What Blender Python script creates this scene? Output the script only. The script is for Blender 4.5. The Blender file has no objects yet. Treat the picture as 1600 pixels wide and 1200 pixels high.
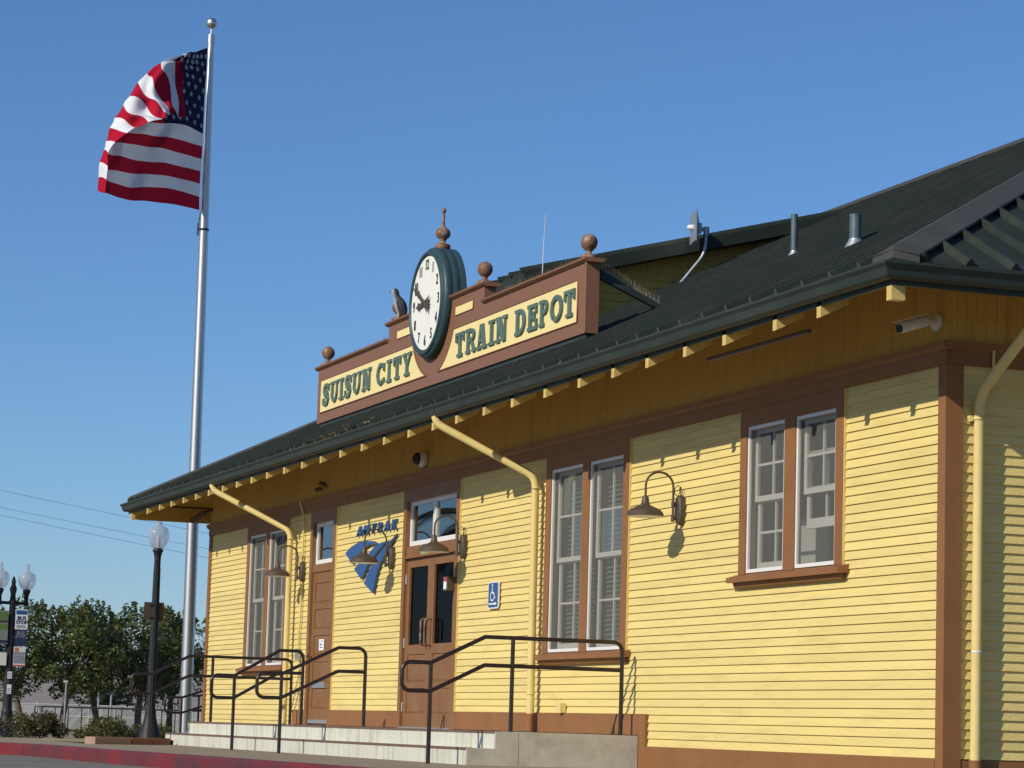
import bpy, bmesh, math, random
from math import sin, cos, pi, radians, sqrt, atan2
from mathutils import Vector, Matrix
random.seed(7)
SC = bpy.context.scene
COL = SC.collection
# ------------------------------------------------------------------ camera
cam_d = bpy.data.cameras.new('camera'); cam = bpy.data.objects.new('camera', cam_d); COL.objects.link(cam)
cam_d.sensor_width = 36.0; cam_d.lens = 95.47; cam_d.clip_start = 0.1; cam_d.clip_end = 20000
_r = Vector((0.34374094, 0.93860146, 0.02948669)); _u = Vector((0.10836426, -0.07083707, 0.99158424)); _b = Vector((0.93279116, -0.3376528, -0.12606046))
M4 = Matrix(((_r.x, _u.x, _b.x, 18.895), (_r.y, _u.y, _b.y, -10.5), (_r.z, _u.z, _b.z, 0.31), (0, 0, 0, 1)))
cam.matrix_world = M4
SC.camera = cam
# ------------------------------------------------------------------ sky, sun, exposure
TO_SUN = Vector((0.40, -1.0, 0.625)).normalized()
SUN_EL = math.asin(TO_SUN.z); SUN_AZ = atan2(TO_SUN.x, TO_SUN.y)
W = bpy.data.worlds.new('World'); SC.world = W; W.use_nodes = True
nt = W.node_tree; nt.nodes.clear()
wo = nt.nodes.new('ShaderNodeOutputWorld'); bg = nt.nodes.new('ShaderNodeBackground'); sky = nt.nodes.new('ShaderNodeTexSky')
sky.sky_type = 'NISHITA'; sky.sun_disc = False; sky.sun_elevation = SUN_EL; sky.sun_rotation = SUN_AZ
sky.altitude = 0; sky.air_density = 1.0; sky.dust_density = 0.0; sky.ozone_density = 10.0
bg.inputs['Strength'].default_value = 0.105
nt.links.new(sky.outputs[0], bg.inputs[0]); nt.links.new(bg.outputs[0], wo.inputs[0])
sun_d = bpy.data.lights.new('sun', 'SUN'); sun_d.energy = 4.2; sun_d.angle = radians(0.53); sun_d.color = (1.0, 0.93, 0.80)
sun = bpy.data.objects.new('sun', sun_d); COL.objects.link(sun); sun.location = (20, -40, 40)
sun.rotation_euler = (-TO_SUN).to_track_quat('-Z', 'Y').to_euler()
vs = SC.view_settings; vs.view_transform = 'Standard'; vs.look = 'None'; vs.exposure = 0.0; vs.gamma = 1.0; vs.use_curve_mapping = False

# ------------------------------------------------------------------ materials
MATS = {}
def mat(name, col, rough=0.6, metal=0.0, var=0.12, vscale=3.0, bump=0.0, bscale=60.0, spec=0.4, dirt=None, dirt_amt=0.0, dscale=1.2, dlo=0.5, obj_rand=0.0, stretch=None, streak=None):
    m = bpy.data.materials.new(name); m.use_nodes = True; t = m.node_tree; N = t.nodes; L = t.links
    p = N['Principled BSDF']; p.inputs['Roughness'].default_value = rough; p.inputs['Metallic'].default_value = metal
    p.inputs['Specular IOR Level'].default_value = spec
    tc = N.new('ShaderNodeTexCoord'); geo = N.new('ShaderNodeNewGeometry')
    mp = N.new('ShaderNodeMapping'); L.new(geo.outputs['Position'], mp.inputs['Vector'])
    if stretch: mp.inputs['Scale'].default_value = stretch
    nz = N.new('ShaderNodeTexNoise'); nz.inputs['Scale'].default_value = vscale; nz.inputs['Detail'].default_value = 6; nz.inputs['Roughness'].default_value = 0.65
    L.new(mp.outputs[0], nz.inputs['Vector'])
    mr = N.new('ShaderNodeMapRange'); mr.inputs['From Min'].default_value = 0.25; mr.inputs['From Max'].default_value = 0.75
    mr.inputs['To Min'].default_value = 1 - var; mr.inputs['To Max'].default_value = 1 + var
    L.new(nz.outputs['Fac'], mr.inputs['Value'])
    fac = mr.outputs[0]
    if obj_rand:
        oi = N.new('ShaderNodeObjectInfo'); m2 = N.new('ShaderNodeMapRange'); m2.inputs['To Min'].default_value = 1 - obj_rand; m2.inputs['To Max'].default_value = 1 + obj_rand
        L.new(oi.outputs['Random'], m2.inputs['Value'])
        mu = N.new('ShaderNodeMath'); mu.operation = 'MULTIPLY'; L.new(fac, mu.inputs[0]); L.new(m2.outputs[0], mu.inputs[1]); fac = mu.outputs[0]
    vm = N.new('ShaderNodeVectorMath'); vm.operation = 'SCALE'; vm.inputs[0].default_value = col[:3]; L.new(fac, vm.inputs['Scale'])
    cout = vm.outputs[0]
    if dirt:
        n2 = N.new('ShaderNodeTexNoise'); n2.inputs['Scale'].default_value = dscale; n2.inputs['Detail'].default_value = 9; n2.inputs['Roughness'].default_value = 0.7
        if streak:
            mp2 = N.new('ShaderNodeMapping'); mp2.inputs['Scale'].default_value = streak; L.new(geo.outputs['Position'], mp2.inputs['Vector']); L.new(mp2.outputs[0], n2.inputs['Vector'])
        else: L.new(geo.outputs['Position'], n2.inputs['Vector'])
        r2 = N.new('ShaderNodeMapRange'); r2.inputs['From Min'].default_value = dlo; r2.inputs['From Max'].default_value = dlo+0.22; r2.inputs['To Max'].default_value = dirt_amt
        L.new(n2.outputs['Fac'], r2.inputs['Value'])
        mx = N.new('ShaderNodeMix'); mx.data_type = 'RGBA'; L.new(r2.outputs[0], mx.inputs['Factor']); L.new(cout, mx.inputs[6]); mx.inputs[7].default_value = (*dirt, 1)
        cout = mx.outputs[2]
    L.new(cout, p.inputs['Base Color'])
    if bump:
        nb = N.new('ShaderNodeTexNoise'); nb.inputs['Scale'].default_value = bscale; nb.inputs['Detail'].default_value = 4
        L.new(mp.outputs[0], nb.inputs['Vector'])
        b = N.new('ShaderNodeBump'); b.inputs['Strength'].default_value = bump; b.inputs['Distance'].default_value = 0.02
        L.new(nb.outputs['Fac'], b.inputs['Height']); L.new(b.outputs[0], p.inputs['Normal'])
    MATS[name] = m; return m

YEL = (0.72, 0.568, 0.208); BRN = (0.252, 0.115, 0.045)
m_siding = mat('yellow_siding_paint', YEL, 0.55, var=0.06, vscale=1.3, bump=0.25, bscale=25, spec=0.3, dirt=(0.47, 0.35, 0.14), dirt_amt=0.45, dscale=2.2, obj_rand=0.045, stretch=(0.35, 1, 3), streak=(0.5, 1, 4))
m_yel = mat('yellow_trim_paint', (0.69, 0.545, 0.215), 0.5, var=0.05, spec=0.3, dirt=(0.45, 0.32, 0.12), dirt_amt=0.3, dscale=5)
m_yel_shade = mat('shade_tinted_yellow', (0.52, 0.335, 0.075), 0.65, var=0.10, vscale=6, spec=0.2, stretch=(6, 6, 0.5), dirt=(0.30, 0.17, 0.05), dirt_amt=0.6, dscale=2, streak=(4, 4, 0.6))  # same yellow paint as the walls, eave shade put into the colour
m_cream = mat('cream_sign_paint', (0.83, 0.68, 0.30), 0.5, var=0.04, spec=0.3, dirt=(0.55, 0.42, 0.2), dirt_amt=0.25, dscale=3)
m_brn = mat('brown_trim_paint', BRN, 0.6, var=0.09, vscale=2, bump=0.12, bscale=40, spec=0.2, dirt=(0.16, 0.07, 0.04), dirt_amt=0.4, dscale=2.5)
m_brn2 = mat('brown_sign_paint', (0.228, 0.106, 0.056), 0.5, var=0.10, vscale=3, spec=0.35, dirt=(0.14, 0.065, 0.045), dirt_amt=0.4, dscale=3)
m_door = mat('brown_door_paint', (0.222, 0.104, 0.041), 0.5, var=0.12, vscale=3, spec=0.25, dirt=(0.30, 0.22, 0.13), dirt_amt=0.25, dscale=2.2)
m_copper = mat('copper_brown_finial', (0.21, 0.095, 0.05), 0.55, 0.1, var=0.3, vscale=18, spec=0.3, dirt=(0.55, 0.50, 0.40), dirt_amt=0.6, dscale=13, dlo=0.47)
m_green = mat('dark_green_metal', (0.028, 0.040, 0.033), 0.5, 0.0, var=0.16, vscale=2.0, spec=0.28, dirt=(0.062, 0.058, 0.05), dirt_amt=0.5, dscale=2.0)
m_roof = mat('dark_green_roofing', (0.024, 0.033, 0.025), 0.65, 0.0, var=0.2, vscale=1.2, spec=0.18, dirt=(0.07, 0.066, 0.058), dirt_amt=0.45, dscale=1.5)
m_rib_lit = mat('sunlit_seam_tint', (0.088, 0.094, 0.082), 0.5, var=0.25, vscale=3, spec=0.25)  # roof paint made lighter to paint in the sun catching the seams
m_cap = mat('weathered_hip_cap', (0.062, 0.062, 0.054), 0.6, var=0.18, vscale=2, spec=0.2, dirt=(0.11, 0.105, 0.095), dirt_amt=0.4, dscale=3)
m_lgreen = mat('green_letter_paint', (0.095, 0.150, 0.125), 0.5, var=0.1, spec=0.25, dirt=(0.16, 0.2, 0.17), dirt_amt=0.3, dscale=8)
m_teal = mat('teal_clock_paint', (0.030, 0.062, 0.070), 0.45, var=0.12, spec=0.3, dirt=(0.08, 0.12, 0.12), dirt_amt=0.3, dscale=5)
m_white = mat('white_paint', (0.72, 0.71, 0.68), 0.5, var=0.04, dirt=(0.55, 0.53, 0.48), dirt_amt=0.3, dscale=6)
m_raf_shade = mat('shade_tinted_rafter_yellow', (0.60, 0.44, 0.15), 0.6, var=0.07, spec=0.25, dirt=(0.38, 0.25, 0.09), dirt_amt=0.4, dscale=5)  # wall yellow darkened part way, rafter shade put into the colour
m_sash = mat('grey_sash_paint', (0.70, 0.68, 0.60), 0.5, var=0.06)
m_face = mat('clock_face_white', (0.80, 0.78, 0.70), 0.45, var=0.03, dirt=(0.66, 0.62, 0.5), dirt_amt=0.3, dscale=4)
m_black = mat('black_paint', (0.016, 0.016, 0.016), 0.55, var=0.15, spec=0.35)
m_rail = mat('dark_brown_rail_paint', (0.020, 0.011, 0.011), 0.33, var=0.2, vscale=8, spec=0.55)
m_lamp = mat('bronze_lamp_paint', (0.085, 0.062, 0.045), 0.5, 0.1, var=0.15, vscale=8, spec=0.4)
m_blue = mat('blue_sign_paint', (0.030, 0.088, 0.24), 0.45, var=0.06)
m_navy = mat('navy_sign_paint', (0.02, 0.035, 0.09), 0.45)
m_conc = mat('grey_concrete', (0.50, 0.47, 0.385), 0.85, var=0.12, vscale=2.5, bump=0.06, bscale=50, spec=0.2, dirt=(0.22, 0.20, 0.15), dirt_amt=0.55, dscale=2.2)
m_riser = mat('whitewashed_concrete', (0.57, 0.56, 0.475), 0.8, var=0.08, vscale=3, bump=0.2, bscale=50, spec=0.2, dirt=(0.33, 0.30, 0.16), dirt_amt=0.85, dscale=1.8, streak=(6, 6, 0.7))
m_nose = mat('brown_step_edge', (0.16, 0.09, 0.07), 0.7, var=0.2)
m_walk = mat('tan_sidewalk', (0.30, 0.25, 0.185), 0.9, var=0.16, vscale=1.5, bump=0.3, bscale=40, spec=0.15, dirt=(0.17, 0.14, 0.10), dirt_amt=0.5, dscale=0.8)
m_road = mat('asphalt', (0.20, 0.185, 0.165), 0.9, var=0.22, vscale=3, bump=0.5, bscale=90, spec=0.2, dirt=(0.12, 0.11, 0.10), dirt_amt=0.6, dscale=0.7)
m_red = mat('worn_red_kerb_paint', (0.20, 0.018, 0.020), 0.6, var=0.2, vscale=2.2, bump=0.25, bscale=50, spec=0.35, dirt=(0.05, 0.03, 0.035), dirt_amt=0.9, dscale=1.1, dlo=0.41)
m_brick = mat('red_planter_concrete', (0.27, 0.12, 0.085), 0.85, var=0.12, bump=0.2, spec=0.2)
m_dirt = mat('dry_ground', (0.26, 0.21, 0.12), 0.95, var=0.25, vscale=0.2, bump=0.3, bscale=5, spec=0.1, dirt=(0.12, 0.12, 0.05), dirt_amt=0.7, dscale=0.05)
m_hill = mat('dry_hill_grass', (0.24, 0.20, 0.17), 1.0, var=0.2, vscale=0.004, spec=0.05, dirt=(0.10, 0.10, 0.07), dirt_amt=0.6, dscale=0.003)
m_steel = mat('brushed_steel', (0.58, 0.56, 0.54), 0.42, 1.0, var=0.05, vscale=2, stretch=(1, 1, 0.05))
m_galv = mat('galvanised_metal', (0.45, 0.47, 0.48), 0.45, 0.7, var=0.2, vscale=20)
m_vent = mat('blue_green_vent_pipe', (0.085, 0.13, 0.145), 0.45, 0.2, var=0.15, vscale=10, dirt=(0.2, 0.2, 0.18), dirt_amt=0.4, dscale=12)
m_plast = mat('white_plastic', (0.62, 0.60, 0.55), 0.5, var=0.05)
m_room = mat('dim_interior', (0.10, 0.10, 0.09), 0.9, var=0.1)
m_blind = mat('pale_blind_slat', (0.24, 0.26, 0.23), 0.6, var=0.05)
m_bark = mat('grey_bark', (0.15, 0.12, 0.09), 0.9, var=0.3, vscale=12, bump=0.6, bscale=20, spec=0.1)
m_spike = mat('bird_spike_plastic', (0.45, 0.36, 0.24), 0.5, var=0.1)
m_paper = mat('white_paper', (0.78, 0.78, 0.76), 0.7, var=0.03)
m_ltred = mat('red_label', (0.55, 0.05, 0.04), 0.5)
m_exit = mat('pale_green_plate', (0.38, 0.40, 0.17), 0.5)
m_bann = mat('dull_banner_cloth', (0.20, 0.20, 0.18), 0.8)
m_pale = mat('pale_fence_paint', (0.42, 0.43, 0.42), 0.6)
m_leafg = mat('green_banner', (0.10, 0.17, 0.03), 0.6)
m_flagR = None

def cloth(name, col):
    m = bpy.data.materials.new(name); m.use_nodes = True; t = m.node_tree; N = t.nodes; L = t.links; N.clear()
    o = N.new('ShaderNodeOutputMaterial'); d = N.new('ShaderNodeBsdfDiffuse'); tr = N.new('ShaderNodeBsdfTranslucent'); mx = N.new('ShaderNodeMixShader')
    nz = N.new('ShaderNodeTexNoise'); nz.inputs['Scale'].default_value = 90; hs = N.new('ShaderNodeHueSaturation'); hs.inputs['Color'].default_value = (*col, 1)
    mr = N.new('ShaderNodeMapRange'); mr.inputs['To Min'].default_value = 0.85; mr.inputs['To Max'].default_value = 1.15; L.new(nz.outputs['Fac'], mr.inputs['Value']); L.new(mr.outputs[0], hs.inputs['Value'])
    L.new(hs.outputs[0], d.inputs['Color']); L.new(hs.outputs[0], tr.inputs['Color'])
    mx.inputs[0].default_value = 0.16; L.new(d.outputs[0], mx.inputs[1]); L.new(tr.outputs[0], mx.inputs[2]); L.new(mx.outputs[0], o.inputs[0]); return m
m_fR = cloth('flag_red', (0.42, 0.014, 0.036)); m_fW = cloth('flag_white', (0.76, 0.76, 0.78)); m_fB = cloth('flag_blue', (0.014, 0.018, 0.055)); m_fS = cloth('shaded_flag_star', (0.50, 0.52, 0.58))  # star white is greyed to paint in the shade on the canton

def foliage(name, c1, c2, tr=0.25):
    m = bpy.data.materials.new(name); m.use_nodes = True; t = m.node_tree; N = t.nodes; L = t.links; N.clear()
    o = N.new('ShaderNodeOutputMaterial'); d = N.new('ShaderNodeBsdfPrincipled'); d.inputs['Roughness'].default_value = 0.45; d.inputs['Specular IOR Level'].default_value = 0.35
    tl = N.new('ShaderNodeBsdfTranslucent'); mx = N.new('ShaderNodeMixShader'); mx.inputs[0].default_value = tr
    g = N.new('ShaderNodeNewGeometry'); cr = N.new('ShaderNodeMix'); cr.data_type = 'RGBA'; cr.inputs[6].default_value = (*c1, 1); cr.inputs[7].default_value = (*c2, 1)
    L.new(g.outputs['Random Per Island'], cr.inputs['Factor']); L.new(cr.outputs[2], d.inputs['Base Color']); L.new(cr.outputs[2], tl.inputs['Color'])
    L.new(d.outputs[0], mx.inputs[1]); L.new(tl.outputs[0], mx.inputs[2]); L.new(mx.outputs[0], o.inputs[0]); return m
m_leaf = foliage('tree_leaves', (0.04, 0.066, 0.017), (0.17, 0.19, 0.05), 0.3)
m_leaf2 = foliage('shrub_leaves', (0.05, 0.055, 0.014), (0.15, 0.14, 0.035))
m_leaf3 = foliage('reddish_shrub_leaves', (0.040, 0.050, 0.015), (0.13, 0.10, 0.035))
m_palm = foliage('palm_fronds', (0.03, 0.042, 0.018), (0.10, 0.10, 0.045))
m_leafy = foliage('yellow_green_leaves', (0.12, 0.13, 0.02), (0.24, 0.22, 0.04))

def glass(name, tint, spec_fac, ior=1.5):
    m = bpy.data.materials.new(name); m.use_nodes = True; t = m.node_tree; N = t.nodes; L = t.links; N.clear()
    o = N.new('ShaderNodeOutputMaterial'); tr = N.new('ShaderNodeBsdfTransparent'); tr.inputs[0].default_value = (*tint, 1)
    gl = N.new('ShaderNodeBsdfGlossy'); gl.inputs['Roughness'].default_value = 0.015; fr = N.new('ShaderNodeFresnel'); fr.inputs['IOR'].default_value = ior
    mu = N.new('ShaderNodeMath'); mu.operation = 'MULTIPLY'; mu.inputs[1].default_value = spec_fac; mu.use_clamp = True; L.new(fr.outputs[0], mu.inputs[0])
    mx = N.new('ShaderNodeMixShader'); L.new(mu.outputs[0], mx.inputs[0]); L.new(tr.outputs[0], mx.inputs[1]); L.new(gl.outputs[0], mx.inputs[2]); L.new(mx.outputs[0], o.inputs[0]); return m
m_glass = glass('window_glass', (0.75, 0.78, 0.76), 0.45)
m_dglass = glass('dark_door_glass', (0.14, 0.15, 0.16), 0.05)
m_tglass = glass('transom_glass', (0.5, 0.55, 0.58), 2.2)
def screen_mat():
    m = bpy.data.materials.new('insect_screen'); m.use_nodes = True; t = m.node_tree; N = t.nodes; L = t.links; N.clear()
    o = N.new('ShaderNodeOutputMaterial'); tr = N.new('ShaderNodeBsdfTransparent'); d = N.new('ShaderNodeBsdfDiffuse'); d.inputs[0].default_value = (0.21, 0.21, 0.19, 1)
    mx = N.new('ShaderNodeMixShader'); mx.inputs[0].default_value = 0.40; L.new(tr.outputs[0], mx.inputs[1]); L.new(d.outputs[0], mx.inputs[2]); L.new(mx.outputs[0], o.inputs[0]); return m
m_screen = screen_mat()
def globe_mat():
    m = bpy.data.materials.new('frosted_globe'); m.use_nodes = True; t = m.node_tree; N = t.nodes; L = t.links; N.clear()
    o = N.new('ShaderNodeOutputMaterial'); p = N.new('ShaderNodeBsdfPrincipled'); p.inputs['Base Color'].default_value = (0.62, 0.63, 0.66, 1); p.inputs['Roughness'].default_value = 0.22
    tr = N.new('ShaderNodeBsdfTransparent'); tr.inputs[0].default_value = (0.92, 0.94, 0.97, 1); tl = N.new('ShaderNodeBsdfTranslucent'); tl.inputs[0].default_value = (0.75, 0.76, 0.80, 1)
    m1 = N.new('ShaderNodeMixShader'); m1.inputs[0].default_value = 0.4; L.new(p.outputs[0], m1.inputs[1]); L.new(tl.outputs[0], m1.inputs[2])
    m2 = N.new('ShaderNodeMixShader'); m2.inputs[0].default_value = 0.55; L.new(m1.outputs[0], m2.inputs[1]); L.new(tr.outputs[0], m2.inputs[2]); L.new(m2.outputs[0], o.inputs[0]); return m
m_globe = globe_mat()

# ------------------------------------------------------------------ mesh helpers
class MB:
    def __init__(s): s.v = []; s.f = []; s.smooth = []
    def add(s, vs, fs, smooth=False):
        n = len(s.v); s.v += [tuple(q) for q in vs]; s.f += [tuple(i + n for i in f) for f in fs]; s.smooth += [smooth] * len(fs); return s
    def box(s, x0, x1, y0, y1, z0, z1):
        return s.add([(x0,y0,z0),(x1,y0,z0),(x1,y1,z0),(x0,y1,z0),(x0,y0,z1),(x1,y0,z1),(x1,y1,z1),(x0,y1,z1)],
                     [(0,3,2,1),(4,5,6,7),(0,1,5,4),(1,2,6,5),(2,3,7,6),(3,0,4,7)])
    def prism(s, poly, axis, a, b):   # poly of 2D points extruded along an axis ('x': (y,z); 'y': (x,z); 'z': (x,y))
        n = len(poly)
        def P(p, t): return (t, p[0], p[1]) if axis == 'x' else ((p[0], t, p[1]) if axis == 'y' else (p[0], p[1], t))
        vs = [P(p, a) for p in poly] + [P(p, b) for p in poly]
        return s.add(vs, [tuple(range(n)), tuple(range(2*n-1, n-1, -1))] + [(i, i+n, (i+1) % n + n, (i+1) % n) for i in range(n)])
    def tube(s, pts, r, n=10, cap=True):
        pts = [Vector(p) for p in pts]; rs = r if isinstance(r, (list, tuple)) else [r]*len(pts); vs = []; up = Vector((0, 0, 1)); prev = None
        for i, p in enumerate(pts):
            t = ((pts[min(i+1, len(pts)-1)] - p).normalized() if i < len(pts)-1 else Vector()) + ((p - pts[i-1]).normalized() if i > 0 else Vector())
            t.normalize()
            if prev is None: a = t.cross(Vector((0.13, 0.97, 0.2))); a = a if a.length > .05 else t.cross(Vector((1, 0, 0)))
            else: a = prev - t * prev.dot(t)
            a.normalize(); prev = a; b = t.cross(a)
            vs += [p + (a*cos(2*pi*k/n) + b*sin(2*pi*k/n))*rs[i] for k in range(n)]
        fs = [(i*n+k, i*n+(k+1) % n, (i+1)*n+(k+1) % n, (i+1)*n+k) for i in range(len(pts)-1) for k in range(n)]
        s.add(vs, fs, True)
        if cap: s.add(vs[:n], [tuple(range(n-1, -1, -1))]); s.add(vs[-n:], [tuple(range(n))])
        return s
    def lathe(s, prof, c=(0,0,0), n=20, ax='z'):
        vs = []
        for r, z in prof:
            for k in range(n):
                a = 2*pi*k/n; q = (r*cos(a), r*sin(a), z)
                if ax == 'y': q = (q[0], q[2], q[1])
                vs.append((c[0]+q[0], c[1]+q[1], c[2]+q[2]))
        m = len(prof)
        fs = [(i*n+k, i*n+(k+1) % n, (i+1)*n+(k+1) % n, (i+1)*n+k) for i in range(m-1) for k in range(n)]
        s.add(vs, fs, True); s.add(vs[:n], [tuple(range(n-1, -1, -1))]); s.add(vs[-n:], [tuple(range(n))]); return s
    def build(s, name, m, parent=None, recalc=True, bevel=0):
        me = bpy.data.meshes.new(name); me.from_pydata(s.v, [], s.f)
        me.polygons.foreach_set('use_smooth', s.smooth)
        ms = m if isinstance(m, (list, tuple)) else [m]
        for q in ms: me.materials.append(q)
        if recalc or bevel:
            bm = bmesh.new(); bm.from_mesh(me)
            if bevel:
                bmesh.ops.remove_doubles(bm, verts=bm.verts, dist=1e-5)
                bmesh.ops.bevel(bm, geom=[e for e in bm.edges if len(e.link_faces) == 2 and e.calc_face_angle(0) > .6], offset=bevel, segments=2, affect='EDGES', profile=.6)
            bmesh.ops.recalc_face_normals(bm, faces=bm.faces); bm.to_mesh(me); bm.free()
        me.update(); return link(name, me, parent)
def link(name, me, parent=None):
    o = bpy.data.objects.new(name, me); COL.objects.link(o)
    if parent is not None: o.parent = parent
    return o
def tag(o, label, cat, group=None):
    o['label'] = label; o['category'] = cat
    if group: o['group'] = group
    return o
def thing(name, label, cat, loc=(0,0,0), group=None):
    o = bpy.data.objects.new(name, None); o.empty_display_size = .2; COL.objects.link(o); o.location = loc; return tag(o, label, cat, group)
def struct(o): o['kind'] = 'structure'; return o
def stuff(o): o['kind'] = 'stuff'; return o
def rel(o, p):   # children are modelled in world coordinates: cancel the parent's offset
    o.matrix_parent_inverse = Matrix.Translation(-Vector(p)); return o
class K:         # a thing whose parts are modelled in world coordinates
    def __init__(s, name, label, cat, loc, group=None): s.o = thing(name, label, cat, loc, group); s.p = Vector(loc)
    def part(s, mb, name, m, under=None, bevel=0, recalc=True):
        o = mb.build(name, m, None, recalc, bevel)
        if under is None: o.parent = s.o; o.matrix_parent_inverse = Matrix.Translation(-s.p)
        else: o.parent = under
        return o
def text_mesh(txt, size, depth, offset=0.0, shear=0.0, align='CENTER', space=1.0):
    cu = bpy.data.curves.new('tmp', 'FONT'); cu.body = txt; cu.size = size; cu.extrude = depth/2; cu.offset = offset; cu.shear = shear; cu.align_x = align; cu.align_y = 'CENTER'; cu.space_character = space; cu.resolution_u = 3
    o = bpy.data.objects.new('tmp', cu); COL.objects.link(o)
    dg = bpy.context.evaluated_depsgraph_get(); dg.update()
    me = bpy.data.meshes.new_from_object(o.evaluated_get(dg)); bpy.data.objects.remove(o); bpy.data.curves.remove(cu); return me
def text_part(txt, name, size, depth, loc, rot, m, parent=None, offset=0, shear=0, sx=1.0, kp=None):
    me = text_mesh(txt, size, depth, offset, shear); me.name = name; me.materials.clear(); me.materials.append(m)
    me.transform(Matrix.Translation(loc) @ rot.to_4x4() @ Matrix.Diagonal((sx, 1, 1, 1)))
    o = link(name, me)
    if kp is not None: o.parent = kp.o; o.matrix_parent_inverse = Matrix.Translation(-kp.p)
    elif parent is not None: o.parent = parent
    return o
FRONT = Matrix(((1,0,0),(0,0,-1),(0,1,0)))   # text facing -Y, reading along +X
EASTF = Matrix(((0,0,1),(1,0,0),(0,1,0)))    # text facing +X, reading along +Y
# ================================================================== SETTING
mb = MB(); mb.add([(-9000,-9000,-.24),(9000,-9000,-.24),(9000,9000,-.24),(-9000,9000,-.24)], [(0,1,2,3)])
struct(mb.build('ground', m_dirt))
mb = MB(); mb.add([(-16.9,-70,-.19),(90,-70,-.19),(90,-2.5,-.19),(-16.9,-2.5,-.19)], [(0,1,2,3)])
struct(mb.build('road', m_road))
KERB = [(60,-2.9),(20,-3.4),(6,-3.66),(-3.3,-3.95),(-8.3,-4.2),(-11.1,-4.40),(-14.0,-4.47),(-15.0,-4.62),(-15.8,-5.0),(-16.25,-5.6),(-16.45,-6.6),(-16.5,-9),(-16.5,-60)]
def offs(path, dd):
    out = []
    for i, p in enumerate(path):
        a = Vector(path[max(i-1,0)]); b = Vector(path[min(i+1,len(path)-1)]); t = (b-a).normalized(); n = Vector((t.y, -t.x)); out.append((p[0]+n.x*dd, p[1]+n.y*dd))
    return out
KIN = offs(KERB, .16)     # towards the walk
if (Vector(KIN[2])-Vector(KERB[2])).y < 0: KIN = offs(KERB, -.16)
poly = KIN + [(-20,-60),(-20,40),(60,40)]
mb = MB(); n = len(poly); mb.add([(x,y,-.045) for x,y in poly] + [(x,y,-.30) for x,y in poly], [tuple(range(n))] + [(i,(i+1)%n,(i+1)%n+n,i+n) for i in range(n)])
far = [(-20,-60,-.045),(-20,40,-.045),(-37,40,-.15),(-37,-60,-.15),(-48,40,-.16),(-48,-60,-.16),(-48,40,-.3),(-48,-60,-.3)]
mb.add(far, [(0,1,2,3),(3,2,4,5),(5,4,6,7)])
walk = struct(mb.build('pavement', m_walk))
# kerb: precast lengths with joints
def resample(path, step):
    pts = [Vector(p) for p in path]; out = [pts[0].copy()]; acc = 0
    for a, b in zip(pts[:-1], pts[1:]):
        L = (b-a).length; s = step-acc
        while s <= L: out.append(a+(b-a)*(s/L)); s += step
        acc = (acc+L) % step
    return out
kr = struct(MB().box(-16.9,-16.85,-60,-59,-.6,-.5).build('kerb', m_red))
fine = [q for q in resample(KERB, 0.3) if q.x < 25 and q.y > -14]
for i in range(0, len(fine)-6, 6):
    seg = fine[i:i+7]; p2 = [(q.x,q.y) for q in seg]; inn = offs(p2, .16)
    if i and (Vector(inn[2])-Vector(p2[2])).dot(Vector((-.3,1))) < 0: inn = offs(p2, -.16)
    t0 = (seg[1]-seg[0]).normalized()*.004; t1 = (seg[-1]-seg[-2]).normalized()*.004
    prof = []
    mb = MB(); vs = []
    for j, q in enumerate(seg):
        o = Vector(inn[j]); f = q.copy()
        if j == 0: f += t0; o += t0
        if j == len(seg)-1: f -= t1; o -= t1
        e = (o-f).normalized()
        vs += [(f.x,f.y,-.25),(f.x+e.x*.006,f.y+e.y*.006,-.065),(f.x+e.x*.03,f.y+e.y*.03,-.040),(o.x-e.x*.004,o.y-e.y*.004,-.040),(o.x,o.y,-.25)]
    m_ = len(seg); fs = [(k*5+a, k*5+a+1, (k+1)*5+a+1, (k+1)*5+a) for k in range(m_-1) for a in range(4)] + [(0,1,2,3,4), tuple(range((m_-1)*5+4,(m_-1)*5-1,-1))]
    mb.add(vs, fs); mb.build('kerb_stone', m_red, kr)
# far hills
mb = MB(); NX, NY = 70, 10; vs = []
for j in range(NY):
    for i in range(NX):
        a = radians(120 + i*2.0); R = 3600 + j*160
        env = sin(pi*min(1, j/(NY-1)))
        h = 95*env*(0.62 + 0.22*sin(i*.55+1.3) + 0.12*sin(i*1.35+j*.8) + 0.05*sin(i*2.9+j*1.7))
        vs.append((18+R*cos(a), -10+R*sin(a), -1+max(0,h)))
mb.add(vs, [(j*NX+i, j*NX+i+1, (j+1)*NX+i+1, (j+1)*NX+i) for j in range(NY-1) for i in range(NX-1)], True)
struct(mb.build('hills', m_hill))

# ================================================================== DEPOT BUILDING
LX = -24.38; RX = 0.0; DEP = 14.6; FZ = 3.29; EAVE = 1.05; TS = 0.49
B = K('depot_building', 'yellow clapboard train depot with brown trim and dark green metal hip roof', 'building', (-12.2, 7.3, -.04))
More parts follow.
